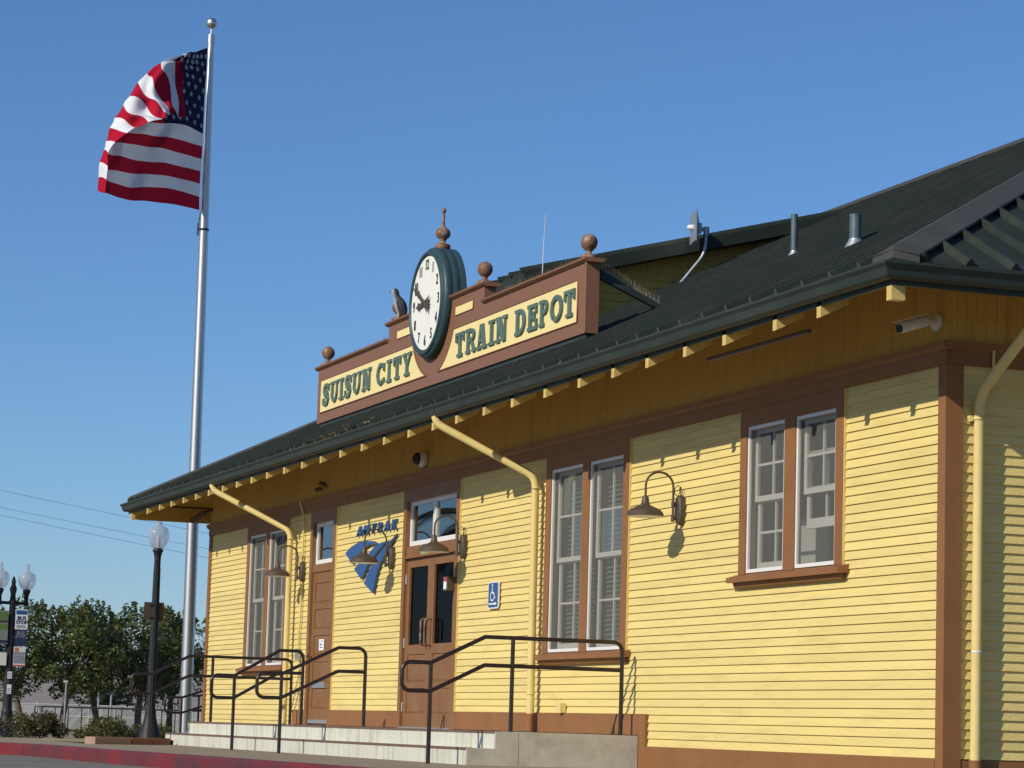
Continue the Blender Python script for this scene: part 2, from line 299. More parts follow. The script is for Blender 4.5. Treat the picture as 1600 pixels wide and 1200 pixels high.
# openings (casing outer): x0,x1,z0,z1
OPEN = [(-21.88,-19.47,1.10,FZ), (-18.32,-17.05,.285,FZ), (-14.0,-11.82,.285,FZ), (-8.90,-6.53,1.10,FZ), (-3.85,-1.77,1.74,FZ)]
def base_top(x): return .17 if x > -5.95 else (.49 if x > -18.93 else -.1)
def prof_board(z0, z1, y0, y1): return [(y0, z0), (y0+.003, z0), (y1, z1), (y1+.025, z1), (y0+.03, z0)]
EXP = 0.0777; rng = random.Random(3)
nrow = 0; z = -.14
ROWZ = []
zz = FZ
while zz > -.12: ROWZ.append(zz); zz -= EXP
def siding_front(x0, x1, z0, z1):
    pr = [(.0175, z0), (.0345, z1), (.058, z1), (.058, z0)]
    return B.part(MB().prism(pr, 'x', x0, x1), 'siding_board', m_siding, recalc=True)
for zt in ROWZ:
    z0, z1 = zt-EXP, zt+.004
    segs = [(LX+.12, -.125)]
    for a, b, c, d_ in OPEN:
        if z1 > c+.002 and z0 < d_-.002 or (z1 > c and zt <= d_ and False):
            segs = [s for q in segs for s in ((q[0], min(q[1], a)), (max(q[0], b), q[1])) if s[1]-s[0] > .03]
    out = []
    for s in segs:                      # brown base boards cut the lowest rows
        for lo, hi in ((LX+.12,-18.93), (-18.93,-5.95), (-5.95,-.125)):
            a, b = max(s[0], lo), min(s[1], hi)
            if b-a > .02 and zt > base_top((lo+hi)/2)+.012: out.append([a, b])
    merged = []
    for q in sorted(out):
        if merged and abs(merged[-1][1]-q[0]) < 1e-6: merged[-1][1] = q[1]
        else: merged.append(q)
    for a, b in merged:
        zb = max(z0, base_top((a+b)/2) if b-a < 14 else z0)
        if b-a > 2.5 and rng.random() < .55:
            c = a + (b-a)*rng.uniform(.2,.8); siding_front(a, c-.0015, zb, z1); siding_front(c+.0015, b, zb, z1)
        else: siding_front(a, b, zb, z1)
for zt in ROWZ:
    if zt < .2: continue
    z0, z1 = zt-EXP, zt+.004
    pr = [(-.0165, z0), (-.0345, z1), (-.058, z1), (-.058, z0)]
    mbs = MB(); n = 4
    vs = [(p[0], y, p[1]) for y in (.157, DEP-.15) for p in pr]
    mbs.add(vs, [(0,1,2,3),(7,6,5,4)] + [(i, i+4, (i+1)%4+4, (i+1)%4) for i in range(4)])
    B.part(mbs, 'siding_board', m_siding)
# backing walls around the openings
mb = MB(); xs = sorted({LX+.02, -.02} | {v for o in OPEN for v in (o[0]+.1, o[1]-.1)})
for a, b in zip(xs[:-1], xs[1:]):
    hit = [o for o in OPEN if o[0] < (a+b)/2 < o[1]]
    if not hit: mb.box(a, b, .062, .12, -.25, 4.35)
    else:
        o = hit[0]; mb.box(a, b, .062, .12, -.25, o[2]+.05); mb.box(a, b, .062, .12, 3.1, 4.35)
mb.box(-.12, -.062, .12, DEP-.02, -.25, 4.35); mb.box(LX+.004, LX+.08, .12, DEP-.02, -.25, 4.35); mb.box(LX+.02, -.02, DEP-.08, DEP-.01, -.25, 4.35)
B.part(mb, 'wall', m_yel)
# upper wall of narrow upright boards above the frieze
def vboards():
    m = m_yel_shade.copy(); m.name = 'shade_tinted_upright_boards'; t = m.node_tree; N = t.nodes; L = t.links; p = N['Principled BSDF']  # copy of the yellow that has eave shade in its colour
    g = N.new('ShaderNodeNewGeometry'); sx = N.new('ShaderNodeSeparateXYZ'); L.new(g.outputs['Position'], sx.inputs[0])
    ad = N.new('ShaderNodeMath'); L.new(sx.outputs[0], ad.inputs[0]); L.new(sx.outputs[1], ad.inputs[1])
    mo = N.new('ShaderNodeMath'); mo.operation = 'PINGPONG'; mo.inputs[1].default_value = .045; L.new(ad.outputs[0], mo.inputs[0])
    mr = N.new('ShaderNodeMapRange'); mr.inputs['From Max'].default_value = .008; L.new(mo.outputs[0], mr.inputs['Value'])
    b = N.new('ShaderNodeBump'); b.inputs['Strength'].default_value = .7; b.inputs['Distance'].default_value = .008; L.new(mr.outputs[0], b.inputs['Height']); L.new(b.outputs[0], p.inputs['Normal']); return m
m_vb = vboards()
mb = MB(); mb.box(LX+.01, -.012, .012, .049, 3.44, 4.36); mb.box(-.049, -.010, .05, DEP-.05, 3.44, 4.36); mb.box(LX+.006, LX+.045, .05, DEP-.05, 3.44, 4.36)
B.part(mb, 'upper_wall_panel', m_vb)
# frieze and its moulding
mb = MB(); mb.box(LX-.002, -.002, -.012, .03, FZ, 3.43); mb.box(-.03, .010, .03, DEP, FZ, 3.43); mb.box(LX-.010, LX+.03, .03, DEP, FZ, 3.43); B.part(mb, 'frieze', m_brn)
mb = MB(); mb.prism([(-.016,3.40),(-.045,3.425),(-.05,3.47),(.03,3.47),(.03,3.40)], 'x', LX-.04, .04)
mb.prism([(.016,3.40),(.045,3.425),(.05,3.472),(-.03,3.472),(-.03,3.40)], 'y', -.03, DEP); mb.prism([(LX-.016,3.40),(LX-.045,3.425),(LX-.05,3.472),(LX+.03,3.472),(LX+.03,3.40)], 'y', -.03, DEP)
B.part(mb, 'frieze_moulding', m_brn)
# corner boards
B.part(MB().box(-.128, -.016, -.001, .03, -.12, FZ-.002).box(-.028, .0, -.003, .155, -.12, FZ-.002), 'corner_board', m_brn)
B.part(MB().box(LX+.012, LX+.13, -.001, .03, -.12, FZ-.002).box(LX, LX+.028, -.003, .13, -.12, FZ-.002), 'corner_board', m_brn)
# base boards
for a, b, c, d_ in ((-5.955,-.13,-.13,.17), (-6.13,-5.957,-.13,.487), (-11.82,-6.132,.29,.487), (-17.05,-14.0,.29,.487), (-18.93,-18.32,.29,.487)):
    B.part(MB().box(a, b, -.006, .03, c, d_).prism([(-.006,d_-.001),(-.022,d_-.02),(-.006,d_-.03)] if False else [(-.006,d_),(-.006,d_+.006),(.02,d_+.012),(.02,d_)], 'x', a, b), 'base_board', m_brn)
B.part(MB().box(-.03, -.008, .157, DEP-.02, -.13, .17), 'base_board', m_brn)

# ---- windows: pairs of double hung sashes
def window(x0, x1, zs, zt, cas, mul, raise_r=0.0, blinds=False):
    # zs: sill line, zt: head; casing faces at y = -.004
    w = B.part(MB().box(x0, x0+cas, -.006, .06, zs, FZ-.001).box(x1-cas, x1, -.006, .06, zs, FZ-.001).box(x0+cas, x1-cas, -.005, .06, 3.13, FZ-.001)
               .box((x0+x1)/2-mul/2, (x0+x1)/2+mul/2, -.004, .06, zs, 3.13), 'window', m_brn)
    B.part(MB().box(x0+cas, x1-cas, .02, .10, zs-.03, zs+.012), 'sill_board', m_brn, w)
    B.part(MB().prism([(.02,zs+.004),(-.085,zs-.03),(-.085,zs-.075),(.02,zs-.07)], 'x', x0-.09, x1+.09), 'sill', m_brn, w)
    B.part(MB().prism([(.01,zs-.071),(-.045,zs-.076),(-.03,zs-.115),(.01,zs-.13)], 'x', x0-.03, x1+.03), 'apron', m_brn, w)
    for ex in (x1+.0005, x0-.009): B.part(MB().box(ex, ex+.0085, .0, .05, zs, FZ-.003), 'edge_strip', m_yel, w)
    cx = (x0+x1)/2
    for side, (a, b) in enumerate(((x0+cas, cx-mul/2), (cx+mul/2, x1-cas))):
        zb, zz_ = zs+.012, 3.13; fr = .032
        B.part(MB().box(a+.002, a+fr, .008, .035, zb, zz_).box(b-fr, b-.002, .008, .035, zb, zz_).box(a+fr, b-fr, .009, .035, zb, zb+fr).box(a+fr, b-fr, .009, .035, zz_-fr, zz_), 'storm_frame', m_white, w)
        B.part(MB().add([(a+fr,.022,zb+fr),(b-fr,.022,zb+fr),(b-fr,.022,zz_-fr),(a+fr,.022,zz_-fr)], [(0,1,2,3)]), 'screen', m_screen, w)
        mid = (zb+zz_)/2
        for low in (0, 1):
            y0, y1 = (.075, .105) if low == 0 else (.108, .138)     # upper sash outside
            if low == 0: s0, s1 = mid-.02, zz_-.02
            else:
                r = raise_r if side == 1 else 0.0; s0, s1 = zb+.01+r, mid+.02+r
            st = .05; bt = .05 if low == 0 else .085
            mbx = MB().box(a+.025, a+.025+st, y0, y1, s0, s1).box(b-.025-st, b-.025, y0, y1, s0, s1).box(a+.025+st, b-.025-st, y0, y1, s1-.05, s1).box(a+.025+st, b-.025-st, y0, y1, s0, s0+bt)
            sh = B.part(mbx, 'sash', m_sash, w)
            g0, g1 = s0+bt, s1-.05; gx0, gx1 = a+.025+st, b-.025-st
            B.part(MB().box((gx0+gx1)/2-.011, (gx0+gx1)/2+.011, y0+.003, y1-.003, g0, g1).box(gx0, gx1, y0+.004, y1-.004, (g0+g1)/2-.011, (g0+g1)/2+.011), 'muntin', m_sash, w)
            for px0, px1 in ((gx0, (gx0+gx1)/2-.011), ((gx0+gx1)/2+.011, gx1)):
                for pz0, pz1 in ((g0, (g0+g1)/2-.011), ((g0+g1)/2+.011, g1)):
                    yy = (y0+y1)/2
                    B.part(MB().add([(px0,yy,pz0),(px1,yy,pz0),(px1,yy,pz1),(px0,yy,pz1)], [(0,1,2,3)]), 'pane', m_glass, w)
        if blinds:
            mbx = MB(); zc = zb+.06; sl = []
            while zc < zz_-.05: mbx.prism([(.175,zc),(.21,zc+.03),(.212,zc+.03),(.177,zc)], 'x', a+.06, b-.06); zc += .05
            B.part(mbx, 'blind', m_blind, w)
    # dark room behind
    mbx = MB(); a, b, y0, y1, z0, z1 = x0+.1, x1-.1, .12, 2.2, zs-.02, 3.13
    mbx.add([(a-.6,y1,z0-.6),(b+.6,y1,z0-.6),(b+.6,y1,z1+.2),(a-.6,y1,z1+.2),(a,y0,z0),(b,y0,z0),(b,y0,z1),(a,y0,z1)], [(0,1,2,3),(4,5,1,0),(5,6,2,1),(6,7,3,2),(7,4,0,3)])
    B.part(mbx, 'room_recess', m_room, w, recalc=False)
    return w
window(-21.88, -19.47, 1.135, 3.13, .15, .2)
window(-8.90, -6.53, 1.135, 3.13, .15, .2, blinds=True)
w3 = window(-3.85, -1.77, 1.775, 3.13, .14, .22, raise_r=.34)
B.part(MB().box(-3.72,-2.86,.42,.45,1.45,2.28), 'partition', m_sash, w3)

# ---- doors
def panel_raised(x0, x1, y, z0, z1):   # raised field inside a sunken border
    a = .03; return MB().add([(x0,y+.012,z0),(x1,y+.012,z0),(x1,y+.012,z1),(x0,y+.012,z1),(x0+a,y+.001,z0+a),(x1-a,y+.001,z0+a),(x1-a,y+.001,z1-a),(x0+a,y+.001,z1-a)],
        [(4,5,6,7),(0,1,5,4),(1,2,6,5),(2,3,7,6),(3,0,4,7)])
def doorway(x0, x1, cas, head, leaf_top, tr0, tr1, tn):
    w = B.part(MB().box(x0, x0+cas, -.006, .12, .285, FZ-.001).box(x1-cas, x1, -.006, .12, .285, FZ-.001).box(x0+cas, x1-cas, -.005, .12, head, FZ-.001)
               .box(x0+cas, x1-cas, .012, .12, leaf_top, tr0), 'door_frame', m_door)
    B.part(MB().box(x1+.0005, x1+.009, .0, .05, .488, FZ-.003), 'edge_strip', m_yel, w)
    a, b = x0+cas, x1-cas; f = .055
    mbx = MB().box(a+.01, a+.01+f, .05, .09, tr0, tr1).box(b-.01-f, b-.01, .05, .09, tr0, tr1).box(a+.01+f, b-.01-f, .051, .09, tr0, tr0+f+.01).box(a+.01+f, b-.01-f, .051, .09, tr1-f, tr1)
    if tn == 2: mbx.box((a+b)/2-.05, (a+b)/2+.05, .046, .09, tr0+f+.01, tr1-f)
    B.part(mbx, 'transom_frame', m_white, w)
    if tn == 2: B.part(MB().box((a+b)/2-.008, (a+b)/2+.03, .034, .046, tr0+.10, tr1-.12), 'transom_latch', m_white, w)
    xs = [a+.01+f, (a+b)/2-.05, (a+b)/2+.05, b-.01-f] if tn == 2 else [a+.01+f, b-.01-f]
    for i in range(0, len(xs), 2): B.part(MB().add([(xs[i],.072,tr0+f+.01),(xs[i+1],.072,tr0+f+.01),(xs[i+1],.072,tr1-f),(xs[i],.072,tr1-f)], [(0,1,2,3)]), 'transom_pane', m_tglass, w)
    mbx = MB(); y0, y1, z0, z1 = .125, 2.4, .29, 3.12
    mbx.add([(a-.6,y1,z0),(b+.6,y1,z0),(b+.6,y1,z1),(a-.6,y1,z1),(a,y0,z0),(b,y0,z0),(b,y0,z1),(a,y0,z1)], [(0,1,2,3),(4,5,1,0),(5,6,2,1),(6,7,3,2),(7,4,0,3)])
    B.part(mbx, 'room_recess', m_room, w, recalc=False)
    return w, a, b
w, a, b = doorway(-14.0, -11.82, .11, 3.13, 2.40, 2.56, 3.13, 2)
B.part(MB().box(a-.0, b, -.02, .012, 2.405, 2.425), 'drip_strip', m_brn, w)
mid = (a+b)/2
for (u, v, hs) in ((a+.004, mid-.002, 1), (mid+.002, b-.004, -1)):
    st = .125
    mbx = MB().box(u, u+st, .03, .075, .30, 2.395).box(v-st, v, .03, .075, .30, 2.395).box(u+st, v-st, .031, .075, 2.29, 2.395).box(u+st, v-st, .031, .075, 1.20, 1.32).box(u+st, v-st, .031, .075, .30, .47).box(u+st, v-st, .031, .075, .78, .86)
    lf = B.part(mbx, 'door_leaf', m_door, w)
    for z0, z1 in ((.47,.78), (.86,1.20)): B.part(panel_raised(u+st, v-st, .034, z0, z1), 'door_panel', m_door, w)
    B.part(MB().add([(u+st,.055,1.32),(v-st,.055,1.32),(v-st,.055,2.29),(u+st,.055,2.29)], [(0,1,2,3)]), 'door_pane', m_dglass, w)
    hx = (v-.075) if hs == 1 else (u+.075)
    B.part(MB().tube([(hx,.03,1.30),(hx,-.035,1.30),(hx,-.06,1.325),(hx,-.06,1.60),(hx,-.035,1.625),(hx,.03,1.625)], .013, 8), 'door_handle', m_copper, w)
    ex = u+.004 if hs == 1 else v-.004
    for hz in (.55, 1.35, 2.15): B.part(MB().tube([(ex,.022,hz-.06),(ex,.022,hz+.06)], .011, 8), 'hinge', m_galv, w)
B.part(MB().box(a, b, -.01, .12, .286, .30), 'threshold', m_galv, w)
w, a, b = doorway(-18.32, -17.05, .12, 3.12, 2.42, 2.53, 3.12, 1)
st = .13; z0 = .30
mbx = MB().box(a+.004, a+st, .03, .075, .30, 2.415).box(b-st, b-.004, .03, .075, .30, 2.415)
pz = [.30, .52]; h = (2.33-.50)/5
zs_ = [.47 + i*(2.31-.47)/5 for i in range(6)]
for i, q in enumerate(zs_): mbx.box(a+st, b-st, .031, .075, .30 if i == 0 else q-.045, 2.415 if i == 5 else q+.045)
B.part(mbx, 'door_leaf', m_door, w)
for i in range(5): B.part(panel_raised(a+st, b-st, .034, zs_[i]+.045, zs_[i+1]-.045), 'door_panel', m_door, w)
B.part(MB().tube([(a+.07,.03,1.25),(a+.07,-.03,1.25)], .012, 8).lathe([(.012,0),(.03,.01),(.034,.03),(.02,.045)], (a+.07,-.07,1.25), 12, 'y'), 'door_knob', m_copper, w)
B.part(MB().box(a+st+.06, b-st-.12, .018, .034, .80, .88), 'mail_slot', m_galv, w)
B.part(MB().box(a+.02, b-.02, .012, .03, .31, .36), 'kick_plate', m_galv, w)
# ---- roof
EX0, EX1, EY0, EY1 = -25.90, 1.10, -1.10, 15.70
RIDY = 7.3; HGT = TS*(RIDY-EY0); EZ = 3.865
rx0, rx1 = EX0+(RIDY-EY0), EX1-(RIDY-EY0)
cor = [(EX0,EY0,EZ),(EX1,EY0,EZ),(EX1,EY1,EZ),(EX0,EY1,EZ),(rx0,RIDY,EZ+HGT),(rx1,RIDY,EZ+HGT)]
mb = MB(); mb.add(cor, [(0,1,5,4),(1,2,5),(2,3,4,5),(3,0,4)])
low = [(x,y,q-.055) for x,y,q in cor]
mb.add(low, [(4,5,1,0),(5,2,1),(5,4,3,2),(4,0,3)]); mb.add(cor[:4]+low[:4], [(0,4,5,1),(1,5,6,2),(2,6,7,3),(3,7,4,0)])
roof = B.part(mb, 'roof', m_roof, recalc=False)
lw2 = [(x,y,q-.06) for x,y,q in cor]; lw3 = [(x*.999,y,q-.075) for x,y,q in cor]
B.part(MB().add([(min(max(x,EX0+.1),EX1-.1), min(max(y,EY0+.1),EY1-.1), q) for x,y,q in [(a,b,c-.05+(TS*.1 if i<4 else 0)-.012) for i,(a,b,c) in enumerate(cor)]], [(4,5,1,0),(5,2,1),(5,4,3,2),(4,0,3)]), 'roof_sheathing', m_yel_shade, recalc=False)
def roofz(y): return EZ + TS*(y-EY0)
PITCH = 0.485
def rib(p, q, side, name='roof_rib', h=.055, bw=.045, tw=.018, m=None):   # p,q: base line ends; side: unit vector across
    p, q, s = Vector(p), Vector(q), Vector(side); n = (q-p).cross(s).normalized(); n = n if n.z > 0 else -n
    vs = [p-s*bw, p+s*bw, p+s*tw+n*h, p-s*tw+n*h, q-s*bw, q+s*bw, q+s*tw+n*h, q-s*tw+n*h]
    o = B.part(MB().add(vs, [(0,1,2,3),(7,6,5,4),(0,4,5,1),(1,5,6,2),(2,6,7,3),(3,7,4,0)]), name, [m_roof, m or m_roof], roof)
    for k in (0, 4): o.data.polygons[k].material_index = 1  # rib top and eave end take the painted sunlit tint
    return o
x = EX0+.3
while x < EX1-.2:
    ye = min(RIDY, EY0+(EX1-x), EY0+(x-EX0)); ys = EY0+.015
    if ye-ys > .12: rib((x,ys,roofz(ys)), (x,ye-.05,roofz(ye-.05)), (1,0,0), h=.05, bw=.024, tw=.013, m=m_rib_lit)
    x += PITCH
y = EY0+.3
while y < EY1-.2:
    L_ = min(y-EY0, EY1-y)
    if L_ > .12: rib((EX1-.015,y,EZ+TS*.015), (EX1-L_+.05,y,EZ+TS*(L_-.05)), (0,1,0), bw=.04, tw=.014)
    y += 0.39
def cap(p, q, wdir1, wdir2, wd, lift, name):
    p, q = Vector(p), Vector(q); a, b = Vector(wdir1), Vector(wdir2); up = Vector((0,0,lift)); t = .02
    vs = []
    for r in (p, q): vs += [r+a*wd+up, r+up+Vector((0,0,.02)), r+b*wd+up, r+b*wd+up-Vector((0,0,t)), r+up-Vector((0,0,.005)), r+a*wd+up-Vector((0,0,t))]
    return B.part(MB().add(vs, [(i,(i+1)%6,(i+1)%6+6,i+6) for i in range(6)] + [(0,1,2,3,4,5),(11,10,9,8,7,6)]).add([p+a*wd+up, p+up, p+b*wd+up, p+b*wd-Vector((0,0,.05)), p-Vector((0,0,.05)), p+a*wd-Vector((0,0,.05))], [(0,1,4,5),(1,2,3,4)]), name, m_cap, roof)
s2 = sqrt(.5)
def slope_dir(hx, hy, fx, fy):     # direction lying in a roof face, roughly square to the hip
    v = Vector((hx, hy, 0)); return v
hp = Vector((-1,1,TS)).normalized()
d_front = (Vector((-1,0,0)) ); d_side = Vector((0,1,0))
capf = Vector((-s2,-s2,-TS*s2)) ; caps = Vector((s2,s2,-TS*s2))
cap((EX1-.06,EY0+.06,EZ+.03), (rx1,RIDY,EZ+HGT), (-.72,-.28,-.28*TS+0), (.28,.72,-.28*TS), .26, .062, 'hip_cap')
cap((EX0+.06,EY0+.06,EZ+.03), (rx0,RIDY,EZ+HGT), (.72,-.28,-.28*TS), (-.28,.72,-.28*TS), .26, .062, 'hip_cap')
cap((rx0,RIDY,EZ+HGT), (rx1,RIDY,EZ+HGT), (0,-1,-TS), (0,1,-TS), .17, .075, 'ridge_cap')
# gutters and fascia, mitred at the corners
GP = [(.0,.0),(.0,-.125),(.055,-.125),(.085,-.105),(.10,-.045),(.125,-.018),(.125,.0),(.108,.0),(.108,-.014),(.085,-.045),(.07,-.10),(.012,-.11),(.012,.0)]
def eave_run(prof, zt, name, m, sides):
    for s in sides:
        def P(o, zv, end):
            e = EAVE+o
            X0_, X1_, Y0_, Y1_ = LX-1.45-o, e, -e, DEP+e
            if s == 'front': return ((X0_, X1_)[end], Y0_, zv)
            if s == 'right': return (X1_, (Y0_, Y1_)[end], zv)
            if s == 'left': return (X0_, (Y0_, Y1_)[end], zv)
            return ((X0_, X1_)[end], Y1_, zv)
        n = len(prof); vs = [P(o, zt+q, e) for e in (0,1) for o, q in prof]
        B.part(MB().add(vs, [(i,(i+1)%n,(i+1)%n+n,i+n) for i in range(n)]), name, m)
eave_run(GP, 3.845, 'gutter', m_green, ('front','right','left','back'))
eave_run([(-.035,.0),(-.035,-.155),(-.002,-.155),(-.002,.0)], 3.84, 'fascia', m_green, ('front','right','left','back'))
# rafters under the front eave, each with its tail showing below the fascia
RAFX = [-.17,-.97,-1.96,-2.79,-3.64,-4.46,-5.32,-6.25,-7.2,-8.07,-8.97,-9.78,-10.66,-11.6,-12.5,-13.41,-14.29,-15.17,-16.05,-16.93,-17.76,-18.58,-19.4,-20.25,-21.06,-21.87,-22.69,-23.5,-24.4,-25.62]
def raf(x):
    hw = .036; y0, y1 = -1.048, -.80; zb = lambda y: 3.585+TS*(y+1.07)
    return B.part(MB().prism([(y0,zb(y0)),(y1,zb(y1)),(y1,roofz(y1)-.06),(y0,roofz(y0)-.06)], 'x', x-hw, x+hw), 'rafter_tail', m_raf_shade)
for x in RAFX: raf(x)
B.part(MB().box(.955,1.035,-1.045,-.93,3.575,3.70), 'rafter_tail', m_raf_shade)
B.part(MB().box(LX-1.41, LX-1.385, -1.0, DEP+1.0, 3.59, 3.83), 'eave_lining', m_yel_shade)
for i in range(24):
    y = -.4+i*.68
    if y > DEP: break
# ---- dormer behind the sign
DX0, DX1 = -18.3, -14.4; DY0, DZ0, DS = 1.68, 6.33, .2625; DY1 = 6.45
dz = lambda y: DZ0+DS*(y-DY0)
mb = MB()
mb.prism([(DY0,dz(DY0)),(DY1,dz(DY1)),(DY1,dz(DY1)-.05),(DY1-.7,dz(DY1-.7)-.17),(DY0,dz(DY0)-.17)], 'x', DX0, DX1)
dr = B.part(mb, 'dormer_roof', m_roof)
x = DX1-.06
while x > DX0:
    p, q = Vector((x,DY0-.03,dz(DY0)-.008)), Vector((x,DY1,dz(DY1)-.004)); s = Vector((1,0,0)); n = Vector((0,-DS,1)).normalized()
    vs = [p-s*.045,p+s*.045,p+s*.02+n*.055,p-s*.02+n*.055,q-s*.045,q+s*.045,q+s*.02+n*.055,q-s*.02+n*.055]
    B.part(MB().add(vs, [(0,1,2,3),(7,6,5,4),(0,4,5,1),(1,5,6,2),(2,6,7,3),(3,7,4,0)]), 'dormer_rib', m_roof, dr); x -= .43
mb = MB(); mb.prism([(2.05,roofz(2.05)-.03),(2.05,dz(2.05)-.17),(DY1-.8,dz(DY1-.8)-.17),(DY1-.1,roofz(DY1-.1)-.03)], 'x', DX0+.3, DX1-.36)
dw = B.part(mb, 'dormer_wall', m_yel_shade)  # wall and cheek boards use the shade-darkened yellow, shadow in the colour
zc = 5.4
while zc < 7.3:     # lap boards on the dormer cheek
    ya = max(2.06, 2.06); yb = min((zc-EZ)/TS+EY0, DY1-.2); ytop = DY0+(zc+.22-DZ0)/DS
    ya = max(2.06, ytop)
    if yb-ya > .15: B.part(MB().box(DX1-.36, DX1-.345, ya, yb, zc-.075, zc), 'cheek_board', m_yel_shade, dw)
    zc += .11
# ---- downspouts
def downspout(path, r, rings):
    o = B.part(MB().tube(path, r, 14), 'downspout', m_yel)
    for q, ax in rings: B.part(MB().lathe([(r+.001,-.012),(r+.006,-.01),(r+.006,.01),(r+.001,.012)], q, 14), 'joint_band', m_yel, o)
    return o
def bend(pts, rad=.11, n=5):
    pts = [Vector(p) for p in pts]; out = [pts[0]]
    for a, b, c in zip(pts[:-2], pts[1:-1], pts[2:]):
        u = (a-b).normalized()*rad; v = (c-b).normalized()*rad
        for i in range(n+1): t = i/n; out.append((b+u)*(1-t)**2 + b*2*t*(1-t) + (b+v)*t*t)
    return out+[pts[-1]]
downspout(bend([(-9.56,-1.10,3.76),(-9.56,-1.10,3.66),(-9.02,-.085,3.07),(-8.98,-.085,.30)]), .043, [((-9.0,-.085,2.95),0),((-8.985,-.085,.70),0)])
B.part(MB().tube([(-8.98,-.085,.292),(-8.98,-.085,.485)], .0455, 14), 'downspout_foot', m_brn)
downspout(bend([(-19.84,-1.10,3.76),(-19.84,-1.10,3.66),(-19.10,-.085,3.06),(-19.08,-.085,-.04)]), .043, [((-19.08,-.085,2.95),0)])
ds = downspout(bend([(1.12,.31,3.76),(1.10,.31,3.70),(.042,.275,3.05),(.042,.262,.16)], .14), .043, [((.042,.272,2.86),0)])
B.part(MB().lathe([(.0432,-.008),(.0445,-.007),(.0445,.007),(.0432,.008)], (.042,.266,1.02), 14), 'white_tape', m_white, ds)
B.part(MB().tube(bend([(.042,.262,.175),(.042,.262,.06),(.13,.30,-.02)], .06), .052, 14), 'downspout_foot', m_brn)
B.part(MB().box(-.03,.03,.20,.225,2.86,2.885).box(-.03,.045,.205,.222,2.84,2.862), 'strap', m_yel, ds)
# conduit by the corner, conduit and socket left of the single door, hose bib stub, soffit pipe
B.part(MB().tube([(.03,.40,3.08),(.03,.41,3.46)], .012, 8).tube([(.03,.34,3.468),(.03,.62,3.468)], .011, 8), 'conduit', m_yel)
B.part(MB().tube([(-18.72,-.06,3.46),(-18.66,-.03,3.30),(-18.66,-.015,3.2),(-18.66,-.015,1.75),(-18.70,-.015,1.62),(-18.70,-.015,1.35)], .016, 8), 'conduit', m_yel)
B.part(MB().box(-18.745,-18.655,-.05,.01,1.20,1.36), 'socket_box', m_galv)
B.part(MB().box(-8.28,-8.17,-.05,.012,.50,.60), 'socket_box', m_yel)
B.part(MB().tube([(-1.0,-.72,3.62),(-3.0,-.72,3.62)], .022, 8), 'soffit_pipe', m_lamp)
# ================================================================== PLATFORM AND STEPS
P = K('entrance_steps', 'long whitewashed concrete steps and landing along the depot front', 'steps', (-12.5,-.9,-.05))
PX0, PX1 = -18.95, -6.135
P.part(MB().box(PX0, PX1, -1.26, -.01, -.12, .283), 'landing', m_conc)
xs = [PX0, -15.6, -12.2, -8.9, PX1]
for a, b in zip(xs[:-1], xs[1:]):
    P.part(MB().box(a+.003, b-.003, -1.51, -1.266, -.12, .2835), 'upper_step', m_riser)
    P.part(MB().box(a+.003, b-.003, -1.518, -1.44, .2836, .288).box(a+.003, b-.003, -1.518, -1.5102, .266, .2834), 'step_edge', m_nose)
xs = [PX0-.12, -14.05, -10.9, -8.0, PX1-.001]
for a, b in zip(xs[:-1], xs[1:]):
    P.part(MB().box(a+.003, b-.003, -1.80, -1.512, -.12, .117), 'lower_step', m_riser)
    P.part(MB().box(a+.003, b-.003, -1.808, -1.73, .1171, .1225).box(a+.003, b-.003, -1.808, -1.8002, .100, .1169), 'step_edge', m_nose)
P.part(MB().box(PX1, PX1+.012, -1.505, -1.266, -.1, .2833).box(PX1, PX1+.012, -1.795, -1.506, -.1, .1165), 'end_face', m_conc)
P.part(MB().box(PX1+.0005, PX1+.014, -1.259, -.012, -.1, .2825), 'end_face', m_conc)

# ================================================================== HANDRAILS
def arc(c, r, a0, a1, n, x): return [(x, c[0]+r*cos(radians(a0+(a1-a0)*i/n)), c[1]+r*sin(radians(a0+(a1-a0)*i/n))) for i in range(n+1)]
def handrail(x, yin, ymid, ykink, yout, yloop, zl, dz, label, zlow=None, posts=True):
    # runs square to the wall: level by the wall, down over the steps, ending in a closed loop
    H = K('handrail', label, 'handrail', (x, yout, zl), 'handrails on the depot steps'); r = .021
    zt, zm = .283+.915, .283+.64; z2t, z2m = zt-dz, zm-dz
    top = arc((yin-.09, zt-.09), .09, 0, 90, 5, x) + [(x,ykink,zt),(x,yout,z2t)] + [(x,yloop+.08,z2t)] + arc((yloop+.08, z2t-.08), .08, 90, 180, 5, x) + arc((yloop+.08, z2m+.08), .08, 180, 270, 5, x) + [(x,yout,z2m),(x,ykink,zm),(x,yin,zm)]
    H.part(MB().tube([(x,yin,.28)] + top, r, 10), 'rail', m_rail)
    H.part(MB().tube([(x,yout,zl-.02),(x,yout,z2t)], r, 10), 'post', m_rail)
    if ymid is not None: H.part(MB().tube([(x,ymid,.28),(x,ymid,zt)], r, 10), 'post', m_rail)
    return H
handrail(-6.24, -.15, -1.31, -1.60, -2.15, -2.44, -.045, .27, 'dark handrail at the near end of the steps, in front of the tall paired window')
handrail(-11.78, -1.12, None, -1.45, -2.13, -2.42, -.045, .33, 'dark handrail left of the double doors, over the blank siding beside the brown single door')
handrail(-13.98, -1.26, None, -1.56, -2.13, -2.42, -.045, .33, 'dark handrail crossing the far downspout, between the single door and the far window')
handrail(-18.62, -.12, -1.27, -1.60, -2.14, -2.42, -.045, .27, 'dark handrail at the far end of the steps, ending beside the street lamp')
